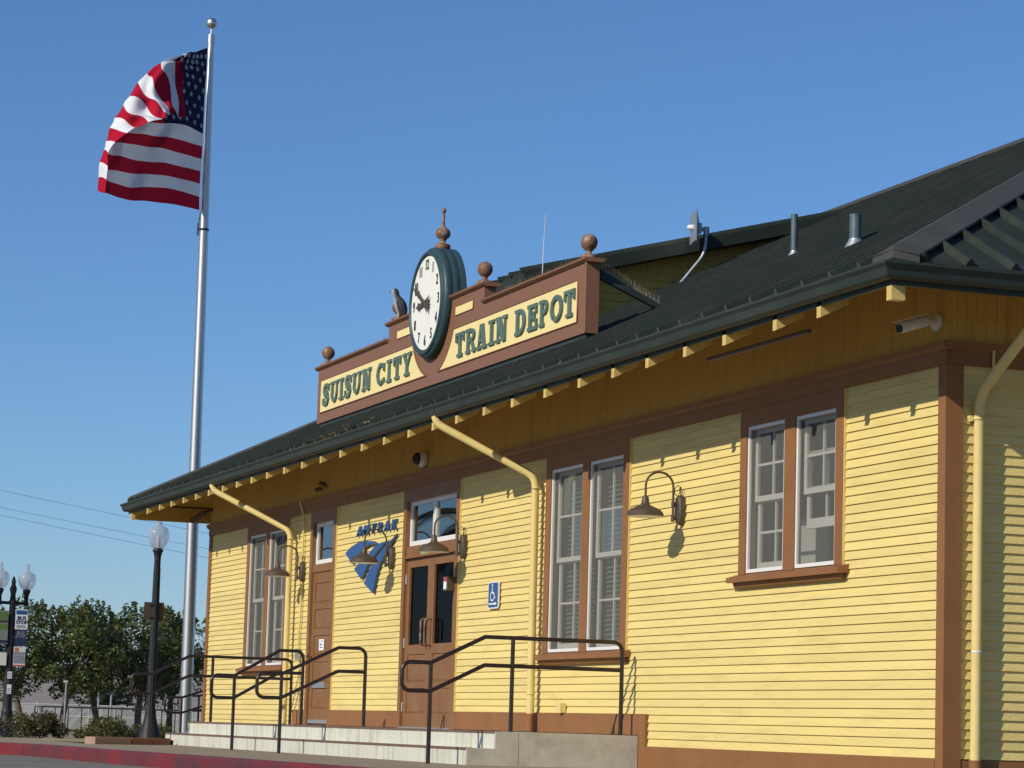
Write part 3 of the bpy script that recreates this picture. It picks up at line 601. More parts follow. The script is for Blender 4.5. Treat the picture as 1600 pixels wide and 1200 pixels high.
def siderail(x, y, z0, label):
    H = K('handrail', label, 'handrail', (x, y, z0)); r = .02; zt = z0+.82; zm = z0+.56
    pts = [(x,y+2.2,zt+.75),(x,y,zt)] + [(x,y-.22,zt)] + arc((y-.22, zt-.07), .07, 90, 180, 4, x) + arc((y-.22, zm+.07), .07, 180, 270, 4, x) + [(x,y,zm),(x,y+2.2,zm+.75),(x,y+2.2,z0)]
    H.part(MB().tube(pts, r, 8), 'rail', m_rail); H.part(MB().tube([(x,y,z0-.02),(x,y,zt)], r, 8), 'post', m_rail); H.part(MB().tube([(x,y+2.2,z0),(x,y+2.2,zt+.75)], r, 8), 'post', m_rail)
siderail(-26.6, .18, -.14, 'dark handrail crossing the foot of the flagpole beyond the depot')
siderail(-29.6, 1.2, -.08, 'farthest dark handrail, its end loop peeping out beside the depot corner')

# ================================================================== SIGN
SY = .20; SB, ST_, SR = 4.62, 5.43, 5.645; SXL, SXR = -18.95, -8.37; CX, CZ = -13.66, 5.665
S = K('roof_sign', 'stepped brown rooftop sign board with raised green slab serif lettering', 'sign', (CX, SY, 4.5))
RA, RB = -15.57, -11.74
S.part(MB().prism([(SXL,SB),(SXR,SB),(SXR,ST_),(RB,ST_),(RB,SR),(RA,SR),(RA,ST_),(SXL,ST_)], 'y', SY, SY+.15), 'sign_board', m_brn2)
# raised frame around cream panels: panel set in, frame proud
def cream(poly, name='sign_panel'):
    return S.part(MB().prism(poly, 'y', SY-.006, SY-.001), name, m_cream)
def arcpts(a0, a1, n, r=.93): return [(CX+r*cos(radians(a0+(a1-a0)*i/n)), CZ+r*sin(radians(a0+(a1-a0)*i/n))) for i in range(n+1)]
pz0, pz1 = 4.765, 5.235
aL = math.degrees(math.asin((pz1-CZ)/.93)); aB = math.degrees(math.asin(max(-1,(pz0-CZ)/.93)))
R_arc = arcpts(aB, aL, 14)                     # right of the clock, bottom to top
cream([(R_arc[0][0],pz0),(-8.61,pz0),(-8.61,pz1),(R_arc[-1][0],pz1)] + R_arc[-2:0:-1])
L_arc = [(2*CX-x, q) for x, q in R_arc]
cream([(-18.78,pz0),(L_arc[0][0],pz0)] + L_arc[1:-1] + [(L_arc[-1][0],pz1),(-18.78,pz1)])
for a, b in ((-12.80,-12.13), (2*CX+12.13, 2*CX+12.80)): cream([(a,5.395),(b,5.395),(b,5.505),(a,5.505)], 'small_panel')
# mouldings framing the panels
def bead(pts, r=.011): return S.part(MB().tube([(x, SY-.006, q) for x, q in pts], r, 6), 'panel_bead', m_brn2)
bead([(R_arc[0][0],pz0),(-8.61,pz0),(-8.61,pz1),(R_arc[-1][0],pz1)]); bead([(L_arc[0][0],pz0),(-18.78,pz0),(-18.78,pz1),(L_arc[-1][0],pz1)]); bead(R_arc); bead(L_arc)
for a, b in ((-12.80,-12.13), (2*CX+12.13, 2*CX+12.80)): bead([(a,5.395),(b,5.395),(b,5.505),(a,5.505),(a,5.395)], .007)
S.part(MB().tube([(SXR-.012,SY-.002,SB),(SXR-.012,SY-.002,ST_)], .014, 6), 'corner_bead', m_brn2)
# caps
def capm(x0, x1, zt): return S.part(MB().prism([(SY-.012,zt-.03),(SY-.045,zt-.005),(SY-.05,zt+.018),(SY+.20,zt+.018),(SY+.195,zt-.005),(SY+.16,zt-.03)], 'x', x0, x1), 'cap_moulding', m_brn2)
capm(SXL-.06, RA-.002, ST_); capm(RB+.002, SXR+.06, ST_); capm(RA-.06, RB+.06, SR)
S.part(MB().box(SXL+.05, SXR-.06, SY+.03, SY+.13, SB-.05, SB-.0005), 'bottom_rail', m_green)
for x in (-18.6,-16.0,-13.3,-11.2,-8.5):
    S.part(MB().box(x-.03, x+.03, SY+.04, SY+.12, 4.42, SB-.05).box(x-.06, x+.06, SY+.0, SY+.16, 4.44, 4.475), 'foot_bracket', m_galv)
# stays running back down to the roof
for x in (-8.47, -11.0, -16.3, -18.85):
    S.part(MB().add([(x-.03,SY+.15,5.36),(x+.03,SY+.15,5.36),(x+.03,SY+.15,5.26),(x-.03,SY+.15,5.26),(x-.03,1.16,4.99),(x+.03,1.16,4.99),(x+.03,1.16,4.93),(x-.03,1.16,4.93)], [(0,1,2,3),(7,6,5,4),(0,4,5,1),(1,5,6,2),(2,6,7,3),(3,7,4,0)]), 'stay', m_green)
# finials
def finial(x, zb):
    prof = [(.085,0),(.10,.01),(.10,.035),(.085,.05),(.045,.062),(.033,.08),(.036,.10),(.045,.106),(.05,.112)]
    prof += [(.095*sin(radians(a)), .195-.095*cos(radians(a))) for a in range(38, 180, 12)]
    return S.part(MB().lathe(prof, (x, SY+.07, zb), 18), 'finial', m_copper)
finial(-18.72, ST_+.018); finial(-8.50, ST_+.018); finial(-11.94, SR+.018); finial(-15.38, SR+.018)
# slab serif letters
def glyph(ch, x0, x1, z0, z1):
    w, h = x1-x0, z1-z0; st = .080; th = .042; sh = .040; P_ = []
    R = lambda a, b, c, d_: P_.append([(a,c),(b,c),(b,d_),(a,d_)])
    def ring(cx, cz, rx, rz, irx, irz, a0, a1, n=18):
        o = [(cx+rx*cos(radians(a0+(a1-a0)*i/n)), cz+rz*sin(radians(a0+(a1-a0)*i/n))) for i in range(n+1)]
        q = [(cx+irx*cos(radians(a0+(a1-a0)*i/n)), cz+irz*sin(radians(a0+(a1-a0)*i/n))) for i in range(n+1)]
        for i in range(n): P_.append(('strip', o[i], o[i+1], q[i+1], q[i]))
    def stroke(pts):
        L_ = []; R_ = []
        for i, (x, z, hw) in enumerate(pts):
            a = pts[max(i-1,0)]; b = pts[min(i+1,len(pts)-1)]; tx, tz = b[0]-a[0], b[1]-a[1]; l = sqrt(tx*tx+tz*tz) or 1
            L_.append((x-tz/l*hw, z+tx/l*hw)); R_.append((x+tz/l*hw, z-tx/l*hw))
        for i in range(len(pts)-1): P_.append(('strip', L_[i], L_[i+1], R_[i+1], R_[i]))
    if ch == 'I': R(w/2-st/2, w/2+st/2, sh, h-sh); R(0, w, 0, sh); R(0, w, h-sh, h)
    elif ch == 'T': R(w/2-st/2, w/2+st/2, sh, h-th); R(w*.2, w*.8, 0, sh); R(0, w, h-th, h); R(0, .045, h-.115, h-th); R(w-.045, w, h-.115, h-th)
    elif ch == 'U':
        R(.04, .04+st, .14, h-sh); R(w-.04-th*1.25, w-.04, .14, h-sh); R(0, .08+st, h-sh, h); R(w-.08-th*1.25, w, h-sh, h)
        ring((.04+w-.04)/2, .14, (w-.08)/2, .14, (w-.08)/2-st*.75, .14-.055, 180, 360)
    elif ch == 'N':
        R(.045, .045+th, sh, h-sh); R(w-.045-th, w-.045, 0, h-sh); R(0, .13+th*.2, 0, sh); R(w-.135-th*.2, w, h-sh, h)
        P_.append([(0,h),(.02,h-sh),(w-.045-th-.07,0),(w-.045,0),(.045+st+.03,h)])
    elif ch == 'C':
        ring(w*.52, h/2, w*.52, h/2, w*.52-st, h/2-.05, 48, 312, 26); R(w-.05, w, h*.60, h*.94); R(w-.03, w, h*.10, h*.3)
    elif ch == 'O': ring(w/2, h/2, w/2, h/2, w/2-st*.95, h/2-.05, 0, 360, 32)
    elif ch == 'Y':
        P_.append([(.03,h-sh),(.03+st*1.1,h-sh),(w/2+st/2,h*.42),(w/2-st/2,h*.42)]); P_.append([(w-.03-th*1.3,h-sh),(w-.03,h-sh),(w/2+st/2,h*.42),(w/2+st/2-th*1.4,h*.42)])
        R(w/2-st/2, w/2+st/2, sh, h*.42); R(w*.22, w*.78, 0, sh); R(0, .05+st*1.1, h-sh, h); R(w-.13, w, h-sh, h)
    elif ch == 'S':
        stroke([(w*.93,h*.80,.022),(w*.80,h*.925,.026),(w*.52,h*.945,.028),(w*.26,h*.88,.042),(w*.20,h*.75,.052),(w*.30,h*.62,.058),(w*.52,h*.52,.062),(w*.72,h*.40,.058),(w*.80,h*.26,.052),(w*.72,h*.12,.042),(w*.48,h*.055,.028),(w*.20,h*.075,.026),(w*.06,h*.2,.022)])
        R(w-.045, w, h*.66, h*.97); R(0, .045, h*.03, h*.34)
    elif ch in 'RPD':
        R(.035, .035+st, sh, h-sh); R(0, .05+st+.02, 0, sh); R(0, .05+st, h-sh, h)
        if ch == 'D': ring(.07+st, h/2, w-.07-st, h/2, w-.07-st-st*.95, h/2-.05, -90, 90); R(.05+st, .07+st, h-.05, h-.0001); R(.07+st, .08+st, 0, .05)
        else:
            ring(.07+st, h*.72, w-.10-st, h*.28, w-.10-st-st*.8, h*.28-.048, -90, 90); R(.05+st, .07+st, h-.048, h-.0001); R(.035+st, .07+st, h*.44, h*.44+.048)
            if ch == 'R': P_.append([(.10+st,h*.44),(.10+st*1.95,h*.46),(w-.035,sh),(w-.035-st*.85,sh)]); R(w-.035-st, w, 0, sh)
    elif ch == 'E':
        R(.035, .035+st, sh, h-sh); R(0, w, 0, sh+.004); R(0, w-.01, h-sh-.004, h); R(.035+st, w*.68, h/2-.024, h/2+.024); R(w-.04, w, sh, .12); R(w-.05, w-.01, h-.11, h-sh); R(w*.62, w*.68+.03, h/2-.06, h/2+.06)
    elif ch == 'A':
        P_.append([(.05,sh),(.05+th,sh),(w/2+.01,h),(w/2-.06,h)]); P_.append([(w-.05-st,sh),(w-.05,sh),(w/2+.055,h),(w/2-.06,h)])
        R(.11, w-.14, h*.28, h*.28+.042); R(0, .05+th+.06, 0, sh); R(w-.08-st, w, 0, sh)
    mbx = MB()
    for i, q in enumerate(P_):
        dpt = .024 + (i % 7)*.0007
        if q and q[0] == 'strip': q = list(q[1:])
        mbx.prism([(x0+a, z0+c) for a, c in q], 'y', SY-.006-dpt, SY-.003)
    return mbx
LET = [('S',-18.57,-18.25),('U',-18.19,-17.79),('I',-17.75,-17.53),('S',-17.47,-17.15),('U',-17.10,-16.69),('N',-16.64,-16.22),('C',-15.96,-15.60),('I',-15.52,-15.30),('T',-15.22,-14.89),('Y',-14.82,-14.44),
       ('T',-12.68,-12.34),('R',-12.29,-11.91),('A',-11.89,-11.51),('I',-11.46,-11.24),('N',-11.20,-10.80),('D',-10.54,-10.18),('E',-10.12,-9.79),('P',-9.74,-9.42),('O',-9.38,-8.99),('T',-8.96,-8.62)]
for ch, a, b in LET: S.part(glyph(ch, a-.02, b-.045, 4.848, 5.152), 'letter', m_lgreen)
# rows of bird spikes on the sign top and on the near stay
def spikes(runs, name, label):
    mbx = MB(); rg = random.Random(5)
    for (p, q, n, hh, side) in runs:
        p, q = Vector(p), Vector(q)
        for i in range(n):
            b = p+(q-p)*(i/(n-1)); sp = Vector((rg.uniform(-.02,.02), rg.choice((-1,1))*side*rg.uniform(.3,1), hh*rg.uniform(.85,1.1))); w_ = .0024 if side > .02 else .0045
            mbx.add([b+Vector((-w_,-w_,0)), b+Vector((w_,-w_,0)), b+Vector((0,w_,0)), b+sp], [(0,1,3),(1,2,3),(2,0,3)])
    return mbx
o = spikes([((SXL+.2,SY+.04,ST_+.018),(RA-.05,SY+.04,ST_+.018),95,.085,.05), ((RB+.1,SY+.04,ST_+.018),(SXR-.2,SY+.04,ST_+.018),110,.085,.05), ((-12.95,SY+.04,SR+.018),(-12.1,SY+.04,SR+.018),30,.075,.05), ((-8.47,.42,5.33),(-8.47,1.12,5.0),44,.13,.01)], 'bird_spikes', '')
o = S.part(o, 'bird_spikes', m_spike, recalc=False); stuff(o)

# ================================================================== CLOCK
CK = K('round_clock', 'round white faced clock in a teal case set into the rooftop sign', 'clock', (CX, SY, CZ-.72))
cy = .10
CK.part(MB().lathe([(.60,.0),(.665,-.012),(.70,.012),(.715,.04),(.715,.09),(.709,.10),(.709,.12),(.715,.13),(.715,.19),(.709,.20),(.709,.22),(.713,.23),(.713,.29)], (CX,cy,CZ), 64, 'y'), 'clock_case', m_teal)
ring_ = MB(); n = 64
for i in range(n):
    a0, a1 = 2*pi*i/n, 2*pi*(i+1)/n; pr = [(.605,-.006),(.625,-.035),(.66,-.03),(.672,-.008)]
    for (r0, y0), (r1, y1) in zip(pr[:-1], pr[1:]):
        ring_.add([(CX+r0*cos(a0),cy+y0,CZ+r0*sin(a0)),(CX+r0*cos(a1),cy+y0,CZ+r0*sin(a1)),(CX+r1*cos(a1),cy+y1,CZ+r1*sin(a1)),(CX+r1*cos(a0),cy+y1,CZ+r1*sin(a0))], [(0,1,2,3)], True)
CK.part(ring_, 'bezel', m_teal)
CK.part(MB().lathe([(.60,-.004),(.602,-.002)], (CX,cy-.008,CZ), 64, 'y'), 'clock_face', m_face)
for i in range(1, 13):
    a = radians(90-30*i); rr = .49
    text_part(str(i), 'numeral', .185, .004, (CX+rr*cos(a), cy-.0165, CZ+rr*sin(a)), FRONT, m_black, offset=.0035, sx=.80, kp=CK)
def hand(ang, L_, w_, tail, y, name):
    a = radians(90-ang); ux, uz = cos(a), sin(a); nx, nz = -uz, ux
    pl = [(-tail,-w_*1.6),(-tail*.72,-w_*.4),(-tail*.95,0),(-tail*.72,w_*.4),(-tail,w_*1.6),(-tail*.25,w_*.9),(L_*.35,w_*.75),(L_*.62,w_*.9),(L_*.72,w_*1.7),(L_*.80,w_*.8),(L_,0),(L_*.80,-w_*.8),(L_*.72,-w_*1.7),(L_*.62,-w_*.9),(L_*.35,-w_*.75),(-tail*.25,-w_*.9)]
    CK.part(MB().prism([(CX+s*ux+t*nx, CZ+s*uz+t*nz) for s, t in pl], 'y', y-.006, y), name, m_lamp)
hand(265, .34, .035, .20, cy-.035, 'hour_hand'); hand(300, .50, .033, .22, cy-.048, 'minute_hand')
CK.part(MB().lathe([(.03,-.06),(.03,-.012)], (CX,cy,CZ), 14, 'y'), 'hand_hub', m_lamp)
prof = [(r*.78, z*.93) for r, z in [(.12,0),(.13,.012),(.13,.055),(.11,.075),(.05,.088),(.045,.12),(.055,.13),(.058,.137)] + [(.125*sin(radians(a)), .225-.088*cos(radians(a))) for a in range(32, 155, 12)] + [(.036,.325),(.026,.36),(.022,.50)] + [(.04*sin(radians(a)), .545-.04*cos(radians(a))) for a in range(30, 181, 25)]]
CK.part(MB().lathe(prof, (CX,cy+.185,CZ+.708), 18), 'clock_finial', m_copper)

# ================================================================== BIRD on the sign
def bird(loc, head_az):
    rings = [  # (z, offset forward, rx forward, ry side)
        (.02,-.015,.02,.022),(.05,-.03,.045,.05),(.09,-.03,.062,.066),(.14,-.02,.072,.074),(.19,-.005,.072,.074),(.235,.012,.06,.062),(.265,.03,.045,.045),(.285,.042,.04,.04),(.31,.055,.046,.042),(.335,.06,.044,.040),(.355,.058,.03,.028),(.365,.055,.008,.008)]
    n = 16; vs = []; ca, sa = cos(head_az), sin(head_az)
    for z, f, rx, ry in rings:
        for k in range(n):
            a = 2*pi*k/n; u = f+rx*cos(a); v = ry*sin(a); vs.append((u*ca-v*sa, u*sa+v*ca, z))
    fs = [(i*n+k, i*n+(k+1)%n, (i+1)*n+(k+1)%n, (i+1)*n+k) for i in range(len(rings)-1) for k in range(n)]
    T = lambda u, v, z: (u*ca-v*sa, u*sa+v*ca, z)
    bk = K('perched_bird', 'grey and white bird perched on the sign left of the clock', 'bird', loc)
    m = bpy.data.materials.new('grey_white_plumage'); m.use_nodes = True; t = m.node_tree; N = t.nodes; L = t.links; p = N['Principled BSDF']; p.inputs['Roughness'].default_value = .7
    tc = N.new('ShaderNodeTexCoord'); vmn = N.new('ShaderNodeVectorMath'); vmn.operation = 'DOT_PRODUCT'; L.new(tc.outputs['Object'], vmn.inputs[0]); vmn.inputs[1].default_value = (ca, sa, -.25)
    nz = N.new('ShaderNodeTexNoise'); nz.inputs['Scale'].default_value = 70; L.new(tc.outputs['Object'], nz.inputs['Vector'])
    ad = N.new('ShaderNodeMath'); ad.operation = 'MULTIPLY_ADD'; ad.inputs[1].default_value = .05; L.new(nz.outputs['Fac'], ad.inputs[0]); L.new(vmn.outputs['Value'], ad.inputs[2])
    cr = N.new('ShaderNodeValToRGB'); cr.color_ramp.elements[0].position = .0; cr.color_ramp.elements[0].color = (.035,.037,.045,1); cr.color_ramp.elements[1].position = .035; cr.color_ramp.elements[1].color = (.42,.43,.45,1)
    L.new(ad.outputs[0], cr.inputs[0]); L.new(cr.outputs[0], p.inputs['Base Color'])
    def mk(mbx, name, mt, bev=0):
        o = mbx.build(name, mt, bk.o); return o
    b = mk(MB().add(vs, fs + [tuple(range(n-1,-1,-1)), tuple(range((len(rings)-1)*n, len(rings)*n))], True), 'body', m)
    m_dk = mat('dark_feather', (.05,.052,.06), .7, var=.3, vscale=60)
    mk(MB().add([T(.095,0,.325),T(.10,.012,.338),T(.10,-.012,.338),T(.13,0,.315),T(.10,0,.347)], [(0,1,3),(1,4,3),(4,2,3),(2,0,3)]), 'beak', m_dk)
    for s in (-1, 1):
        w_ = [T(.0,s*.05,.25),T(.03,s*.078,.19),T(.0,s*.083,.12),T(-.05,s*.055,.04),T(-.075,s*.025,-.01),T(-.075,s*.055,.10),T(-.05,s*.065,.20)]
        w2 = [(q[0]*.93,q[1]*.93,q[2]) for q in w_]
        nn = len(w_); mk(MB().add(w_+w2, [tuple(range(nn)), tuple(range(2*nn-1,nn-1,-1))] + [(i,(i+1)%nn,(i+1)%nn+nn,i+nn) for i in range(nn)]), 'wing', m_dk)
        mk(MB().tube([T(.0,s*.03,.07),T(.012,s*.032,.02),T(.02,s*.033,.003)], [.016,.009,.008], 7).tube([T(.0,s*.033,.004),T(.05,s*.04,.004)], .006, 6).tube([T(.0,s*.033,.004),T(.045,s*.018,.004)], .006, 6), 'leg', m_spike)
    mk(MB().add([T(-.05,-.02,.06),T(-.05,.02,.06),T(-.10,.03,-.02),T(-.10,-.03,-.02),T(-.06,-.02,.06),T(-.06,.02,.06),T(-.11,.03,-.02),T(-.11,-.03,-.02)], [(0,1,2,3),(7,6,5,4),(0,4,5,1),(1,5,6,2),(2,6,7,3),(3,7,4,0)]), 'tail', m_dk)
    bk.o.scale = (1.15,)*3
BIRD = bird((-15.20, SY+.02, SR+.018), radians(-115))
# ================================================================== WALL LAMPS
def wall_lamp(x, z, label):
    L_ = K('wall_lamp', label, 'wall lamp', (x, 0, z-.15), 'gooseneck lamps on the depot wall')
    ov = [(x+.074*cos(2*pi*k/20), z+.005+.145*sin(2*pi*k/20)) for k in range(20)]
    ov2 = [(x+.056*cos(2*pi*k/20), z+.005+.125*sin(2*pi*k/20)) for k in range(20)]
    mbx = MB(); v = [(a,.024,c) for a,c in ov]+[(a,-.032,c) for a,c in ov]+[(a,-.045,c) for a,c in ov2]
    mbx.add(v, [(i,(i+1)%20,(i+1)%20+20,i+20) for i in range(20)]+[(i+20,(i+1)%20+20,(i+1)%20+40,i+40) for i in range(20)]+[tuple(range(40,60))])
    L_.part(mbx, 'wall_plate', m_lamp)
    yp = -.085; rr = .145; yc = yp-rr; zt = z+.225
    pts = [(x,yp,z-.09),(x,yp,zt)] + [(x, yc+rr*cos(radians(a)), zt+rr*.95*sin(radians(a))) for a in range(12, 181, 12)] + [(x,yc-rr,zt-.05),(x,yc-rr,zt-.11)]
    arm = L_.part(MB().tube(pts, .0115, 10), 'arm', m_lamp)
    for zb, q0, q1 in ((z+.06,.035,.085), (z-.08,-.11,-.055)): L_.part(MB().tube([(x,-.03,zb),(x,yp,zb)], .013, 8).tube([(x,yp,z+q0),(x,yp,z+q1)], .019, 8), 'bracket', m_lamp)
    zs = zt-.11; c = (x, yc-rr, zs)
    out = [(.022,.012),(.03,.0),(.036,-.04),(.045,-.075),(.085,-.095),(.14,-.118),(.172,-.15),(.182,-.182),(.192,-.190)]
    inn = [(.188,-.191),(.176,-.182),(.166,-.152),(.135,-.123),(.08,-.10),(.02,-.09)]
    sh = L_.part(MB().lathe(out, c, 28), 'shade', m_lamp)
    L_.part(MB().lathe(inn, c, 28), 'shade_lining', m_white, sh)
    L_.part(MB().tube([(x,-.03,z+.13),(x+.01,-.075,z+.16),(x+.02,-.08,z+.205),(x+.03,-.05,z+.245),(x+.035,-.025,z+.22),(x+.03,-.02,z+.14)], .005, 6), 'wire_loop', m_lamp)
wall_lamp(-5.2, 2.455, 'bronze gooseneck lamp between the two nearer paired windows')
wall_lamp(-11.62, 2.44, 'bronze gooseneck lamp over the right edge of the double doors')
wall_lamp(-14.44, 2.44, 'bronze gooseneck lamp in front of the blue emblem')
wall_lamp(-18.66, 2.45, 'bronze gooseneck lamp left of the single door, over the far downspout')

# ================================================================== EMBLEM AND LETTERS ON THE WALL
EM = K('blue_emblem', 'blue emblem of three curved track-like bands on the yellow wall', 'emblem', (-15.3,0,2.0))
LOGO = [[(-16.494,2.612),(-16.234,2.682),(-15.913,2.724),(-15.552,2.728),(-15.274,2.71),(-15.074,2.667),(-15.426,2.669),(-15.698,2.619),(-15.97,2.539),(-16.163,2.447)],
 [(-16.052,2.377),(-15.799,2.46),(-15.412,2.558),(-15.11,2.646),(-14.881,2.668),(-14.635,2.678),(-14.8,2.63),(-15.098,2.542),(-15.398,2.441),(-15.58,2.31),(-15.73,2.229)],
 [(-15.582,2.164),(-15.384,2.324),(-15.201,2.432),(-14.942,2.534),(-14.648,2.633),(-14.428,2.684),(-14.231,2.746),(-14.495,2.614),(-14.745,2.49),(-14.888,2.405),(-15.027,2.274),(-15.171,2.021)]]
for pl in LOGO: EM.part(MB().prism(pl, 'y', -.022, .019), 'emblem_band', m_blue)
TX = K('blue_lettering', 'raised blue capital letters above the emblem on the yellow wall', 'lettering', (-15.2,0,2.8))
for i, ch in enumerate('AMTRAK'):
    text_part(ch, 'letter', .19, .034, (-15.93+i*.305, -.001, 2.868), FRONT, m_blue, offset=.002, shear=.22, sx=1.6, kp=TX)
# ================================================================== SMALL SIGNS ON THE WALL AND DOORS
AD = K('access_sign', 'small blue accessible entrance sign with white wheelchair symbol and arrow', 'sign', (-10.5,0,1.68))
def rrect(x0, x1, z0, z1, r, n=4): return [(cx+r*cos(radians(a0+90*i/n)), cz+r*sin(radians(a0+90*i/n))) for cx, cz, a0 in ((x1-r,z0+r,-90),(x1-r,z1-r,0),(x0+r,z1-r,90),(x0+r,z0+r,180)) for i in range(n+1)]
AD.part(MB().prism(rrect(-10.68,-10.33,1.675,1.985,.03), 'y', -.010, .006), 'sign_plate', m_white)
AD.part(MB().prism(rrect(-10.663,-10.347,1.69,1.97,.025), 'y', -.0125, -.0102), 'blue_field', m_blue)
ax, az = -10.525, 1.885
def flat(pts, w_):
    mbx = MB()
    for (a, c), (b, d_) in zip(pts[:-1], pts[1:]):
        l = sqrt((b-a)**2+(d_-c)**2); nx, nz = -(d_-c)/l*w_, (b-a)/l*w_
        mbx.add([(a+nx,-.0145,c+nz),(b+nx,-.0145,d_+nz),(b-nx,-.0145,d_-nz),(a-nx,-.0145,c-nz)], [(0,1,2,3)])
    return mbx
wc = flat([(ax-.005,az+.035),(ax-.005,az-.03),(ax+.055,az-.03),(ax+.075,az-.085),(ax+.10,az-.085)], .010)
wc.add([(ax-.005+.016*cos(k*pi/6),-.0146,az+.058+.016*sin(k*pi/6)) for k in range(12)], [tuple(range(12))])
cw = [(ax-.0+.062*cos(radians(a)), az-.068+.05*sin(radians(a))) for a in range(100, 341, 15)]
f2 = flat(cw, .008); wc.add([(p[0],-.0150,p[2]) for p in f2.v], f2.f)
AD.part(wc, 'wheelchair_symbol', m_paper, recalc=False)
ar = MB().add([(-10.64,-.0145,1.722),(-10.44,-.0145,1.722),(-10.44,-.0145,1.738),(-10.64,-.0145,1.738)], [(0,1,2,3)]); ar.add([(-10.44,-.0147,1.708),(-10.375,-.0147,1.730),(-10.44,-.0147,1.752)], [(0,1,2)])
AD.part(ar, 'arrow', m_paper, recalc=False)
EXS = K('door_head_sign', 'small pale green sign on the head board above the double doors', 'sign', (-13.2,0,2.43))
EXS.part(MB().box(-13.28,-12.90,.004,.010,2.435,2.545), 'sign_plate', m_exit)
m_exg = mat('dark_green_print', (.16,.22,.05), .5)
for i, dx in enumerate((-.08, .08)): EXS.part(MB().box(-13.09+dx-.055,-13.09+dx+.055,.001,.0035,2.475,2.515), 'print_block', m_exg)
IC = K('intercom_box', 'small brown box with red and white label beside the right door leaf', 'box', (-12.0,0,1.95))
IC.part(MB().box(-12.06,-11.90,-.10,-.007,1.93,2.10), 'case', m_lamp, bevel=.006)
IC.part(MB().box(-12.03,-11.93,-.103,-.1005,2.05,2.09), 'red_label', m_ltred); IC.part(MB().box(-12.03,-11.93,-.1025,-.1005,1.95,2.04), 'white_label', m_paper)
NT = K('paper_notice', 'white printed notice on the brown single door', 'notice', (-17.68,0,1.3))
NT.part(MB().box(-17.78,-17.54,.026,.029,1.32,1.475), 'sheet', m_paper)
for i, (dx, q, w_) in enumerate(((.02,1.45,.08),(-.04,1.41,.06),(-.02,1.395,.12),(-.0,1.36,.13))): NT.part(MB().box(-17.66+dx-w_/2,-17.66+dx+w_/2,.0245,.0258,q-.006,q+.006), 'print_line', m_navy)
# ---- cameras under the eaves
DM = K('dome_camera', 'white dome security camera on the upper wall above the double doors', 'camera', (-13.2,0,3.62))
DM.part(MB().lathe([(.0,.01),(.10,.01),(.11,-.02),(.105,-.06),(.085,-.09)], (-13.2,.0,3.62), 20, 'y'), 'housing', m_plast); DM.part(MB().lathe([(.078,-.085),(.075,-.12),(.06,-.15),(.03,-.165),(.0,-.17)], (-13.2,.0,3.62), 20, 'y'), 'dome', m_black)
BC = K('bullet_camera', 'white tube security camera under the eave by the near corner', 'camera', (-.18,-.1,3.55))
bp = Vector((-.16,-.02,3.64)); e1 = Vector((-.10,-.15,3.625)); e2 = Vector((-.04,-.40,3.545))
BC.part(MB().lathe([(.0,.01),(.075,.01),(.078,-.01),(.06,-.035),(.03,-.05)], (-.16,.005,3.64), 18, 'y'), 'mount', m_plast)
BC.part(MB().tube([bp, (-.14,-.09,3.645), e1], .028, 10), 'bracket', m_plast)
BC.part(MB().tube([e1+(e1-e2)*.12, e1, e2], [.036,.042,.042], 16), 'tube_body', m_plast)
dv = (e2-e1).normalized(); BC.part(MB().tube([e2, e2+dv*.012], .034, 16), 'lens', m_black)
BC.part(MB().add([e1+Vector((-.06,0,.055)), e1+Vector((.06,0,.055)), e2+dv*.05+Vector((.06,0,.058)), e2+dv*.05+Vector((-.06,0,.058)), e1+Vector((-.06,0,.061)), e1+Vector((.06,0,.061)), e2+dv*.05+Vector((.06,0,.064)), e2+dv*.05+Vector((-.06,0,.064))], [(3,2,1,0),(4,5,6,7),(0,1,5,4),(1,2,6,5),(2,3,7,6),(3,0,4,7)]), 'sun_hood', m_plast)
FC = K('bullet_camera', 'tube security camera hanging at the far left eave corner', 'camera', (-24.5,-.25,3.5))
FC.part(MB().tube([(-24.28,.012,3.72),(-24.30,-.14,3.65)], .025, 10), 'bracket', m_lamp)
FC.part(MB().tube([(-24.27,-.12,3.66),(-24.38,-.30,3.52)], .045, 14), 'tube_body', m_lamp); FC.part(MB().tube([(-24.382,-.302,3.518),(-24.387,-.309,3.512)], .038, 14), 'lens', m_black)
FS = K('flood_sensor', 'small twin sensor on the upper wall above the single door', 'sensor', (-17.6,0,3.55))
FS.part(MB().tube([(-17.62,.01,3.60),(-17.62,-.06,3.60)], .025, 8), 'base', m_yel_shade); FS.part(MB().tube([(-17.68,-.04,3.58),(-17.70,-.14,3.55)], .03, 10), 'head', m_lamp); FS.part(MB().tube([(-17.54,-.04,3.62),(-17.52,-.13,3.64)], .03, 10), 'head', m_lamp)
# ================================================================== ROOF FITTINGS
V1 = K('vent_pipe', 'tall thin blue-green vent pipe on the roof', 'vent pipe', (-6.89,1.98,5.30)); z0 = roofz(1.98)
V1.part(MB().tube([(-6.89,1.98,z0-.05),(-6.89,1.98,z0+.47)], .036, 14), 'pipe', m_vent); V1.part(MB().lathe([(.075,-.01),(.06,.03),(.041,.06),(.038,.075)], (-6.89,1.98,z0), 14), 'flashing', m_galv)
V2 = K('vent_pipe', 'short wide blue-green vent pipe with silver flashing on the roof', 'vent pipe', (-3.23,.83,4.76)); z0 = roofz(.83)
V2.part(MB().tube([(-3.23,.83,z0-.05),(-3.23,.83,z0+.30)], .054, 18).tube([(-3.23,.83,z0+.285),(-3.23,.83,z0+.302)], .057, 18), 'pipe', m_vent); V2.part(MB().lathe([(.11,-.04),(.085,.02),(.062,.06),(.057,.075)], (-3.23,.83,z0), 18), 'flashing', m_galv)
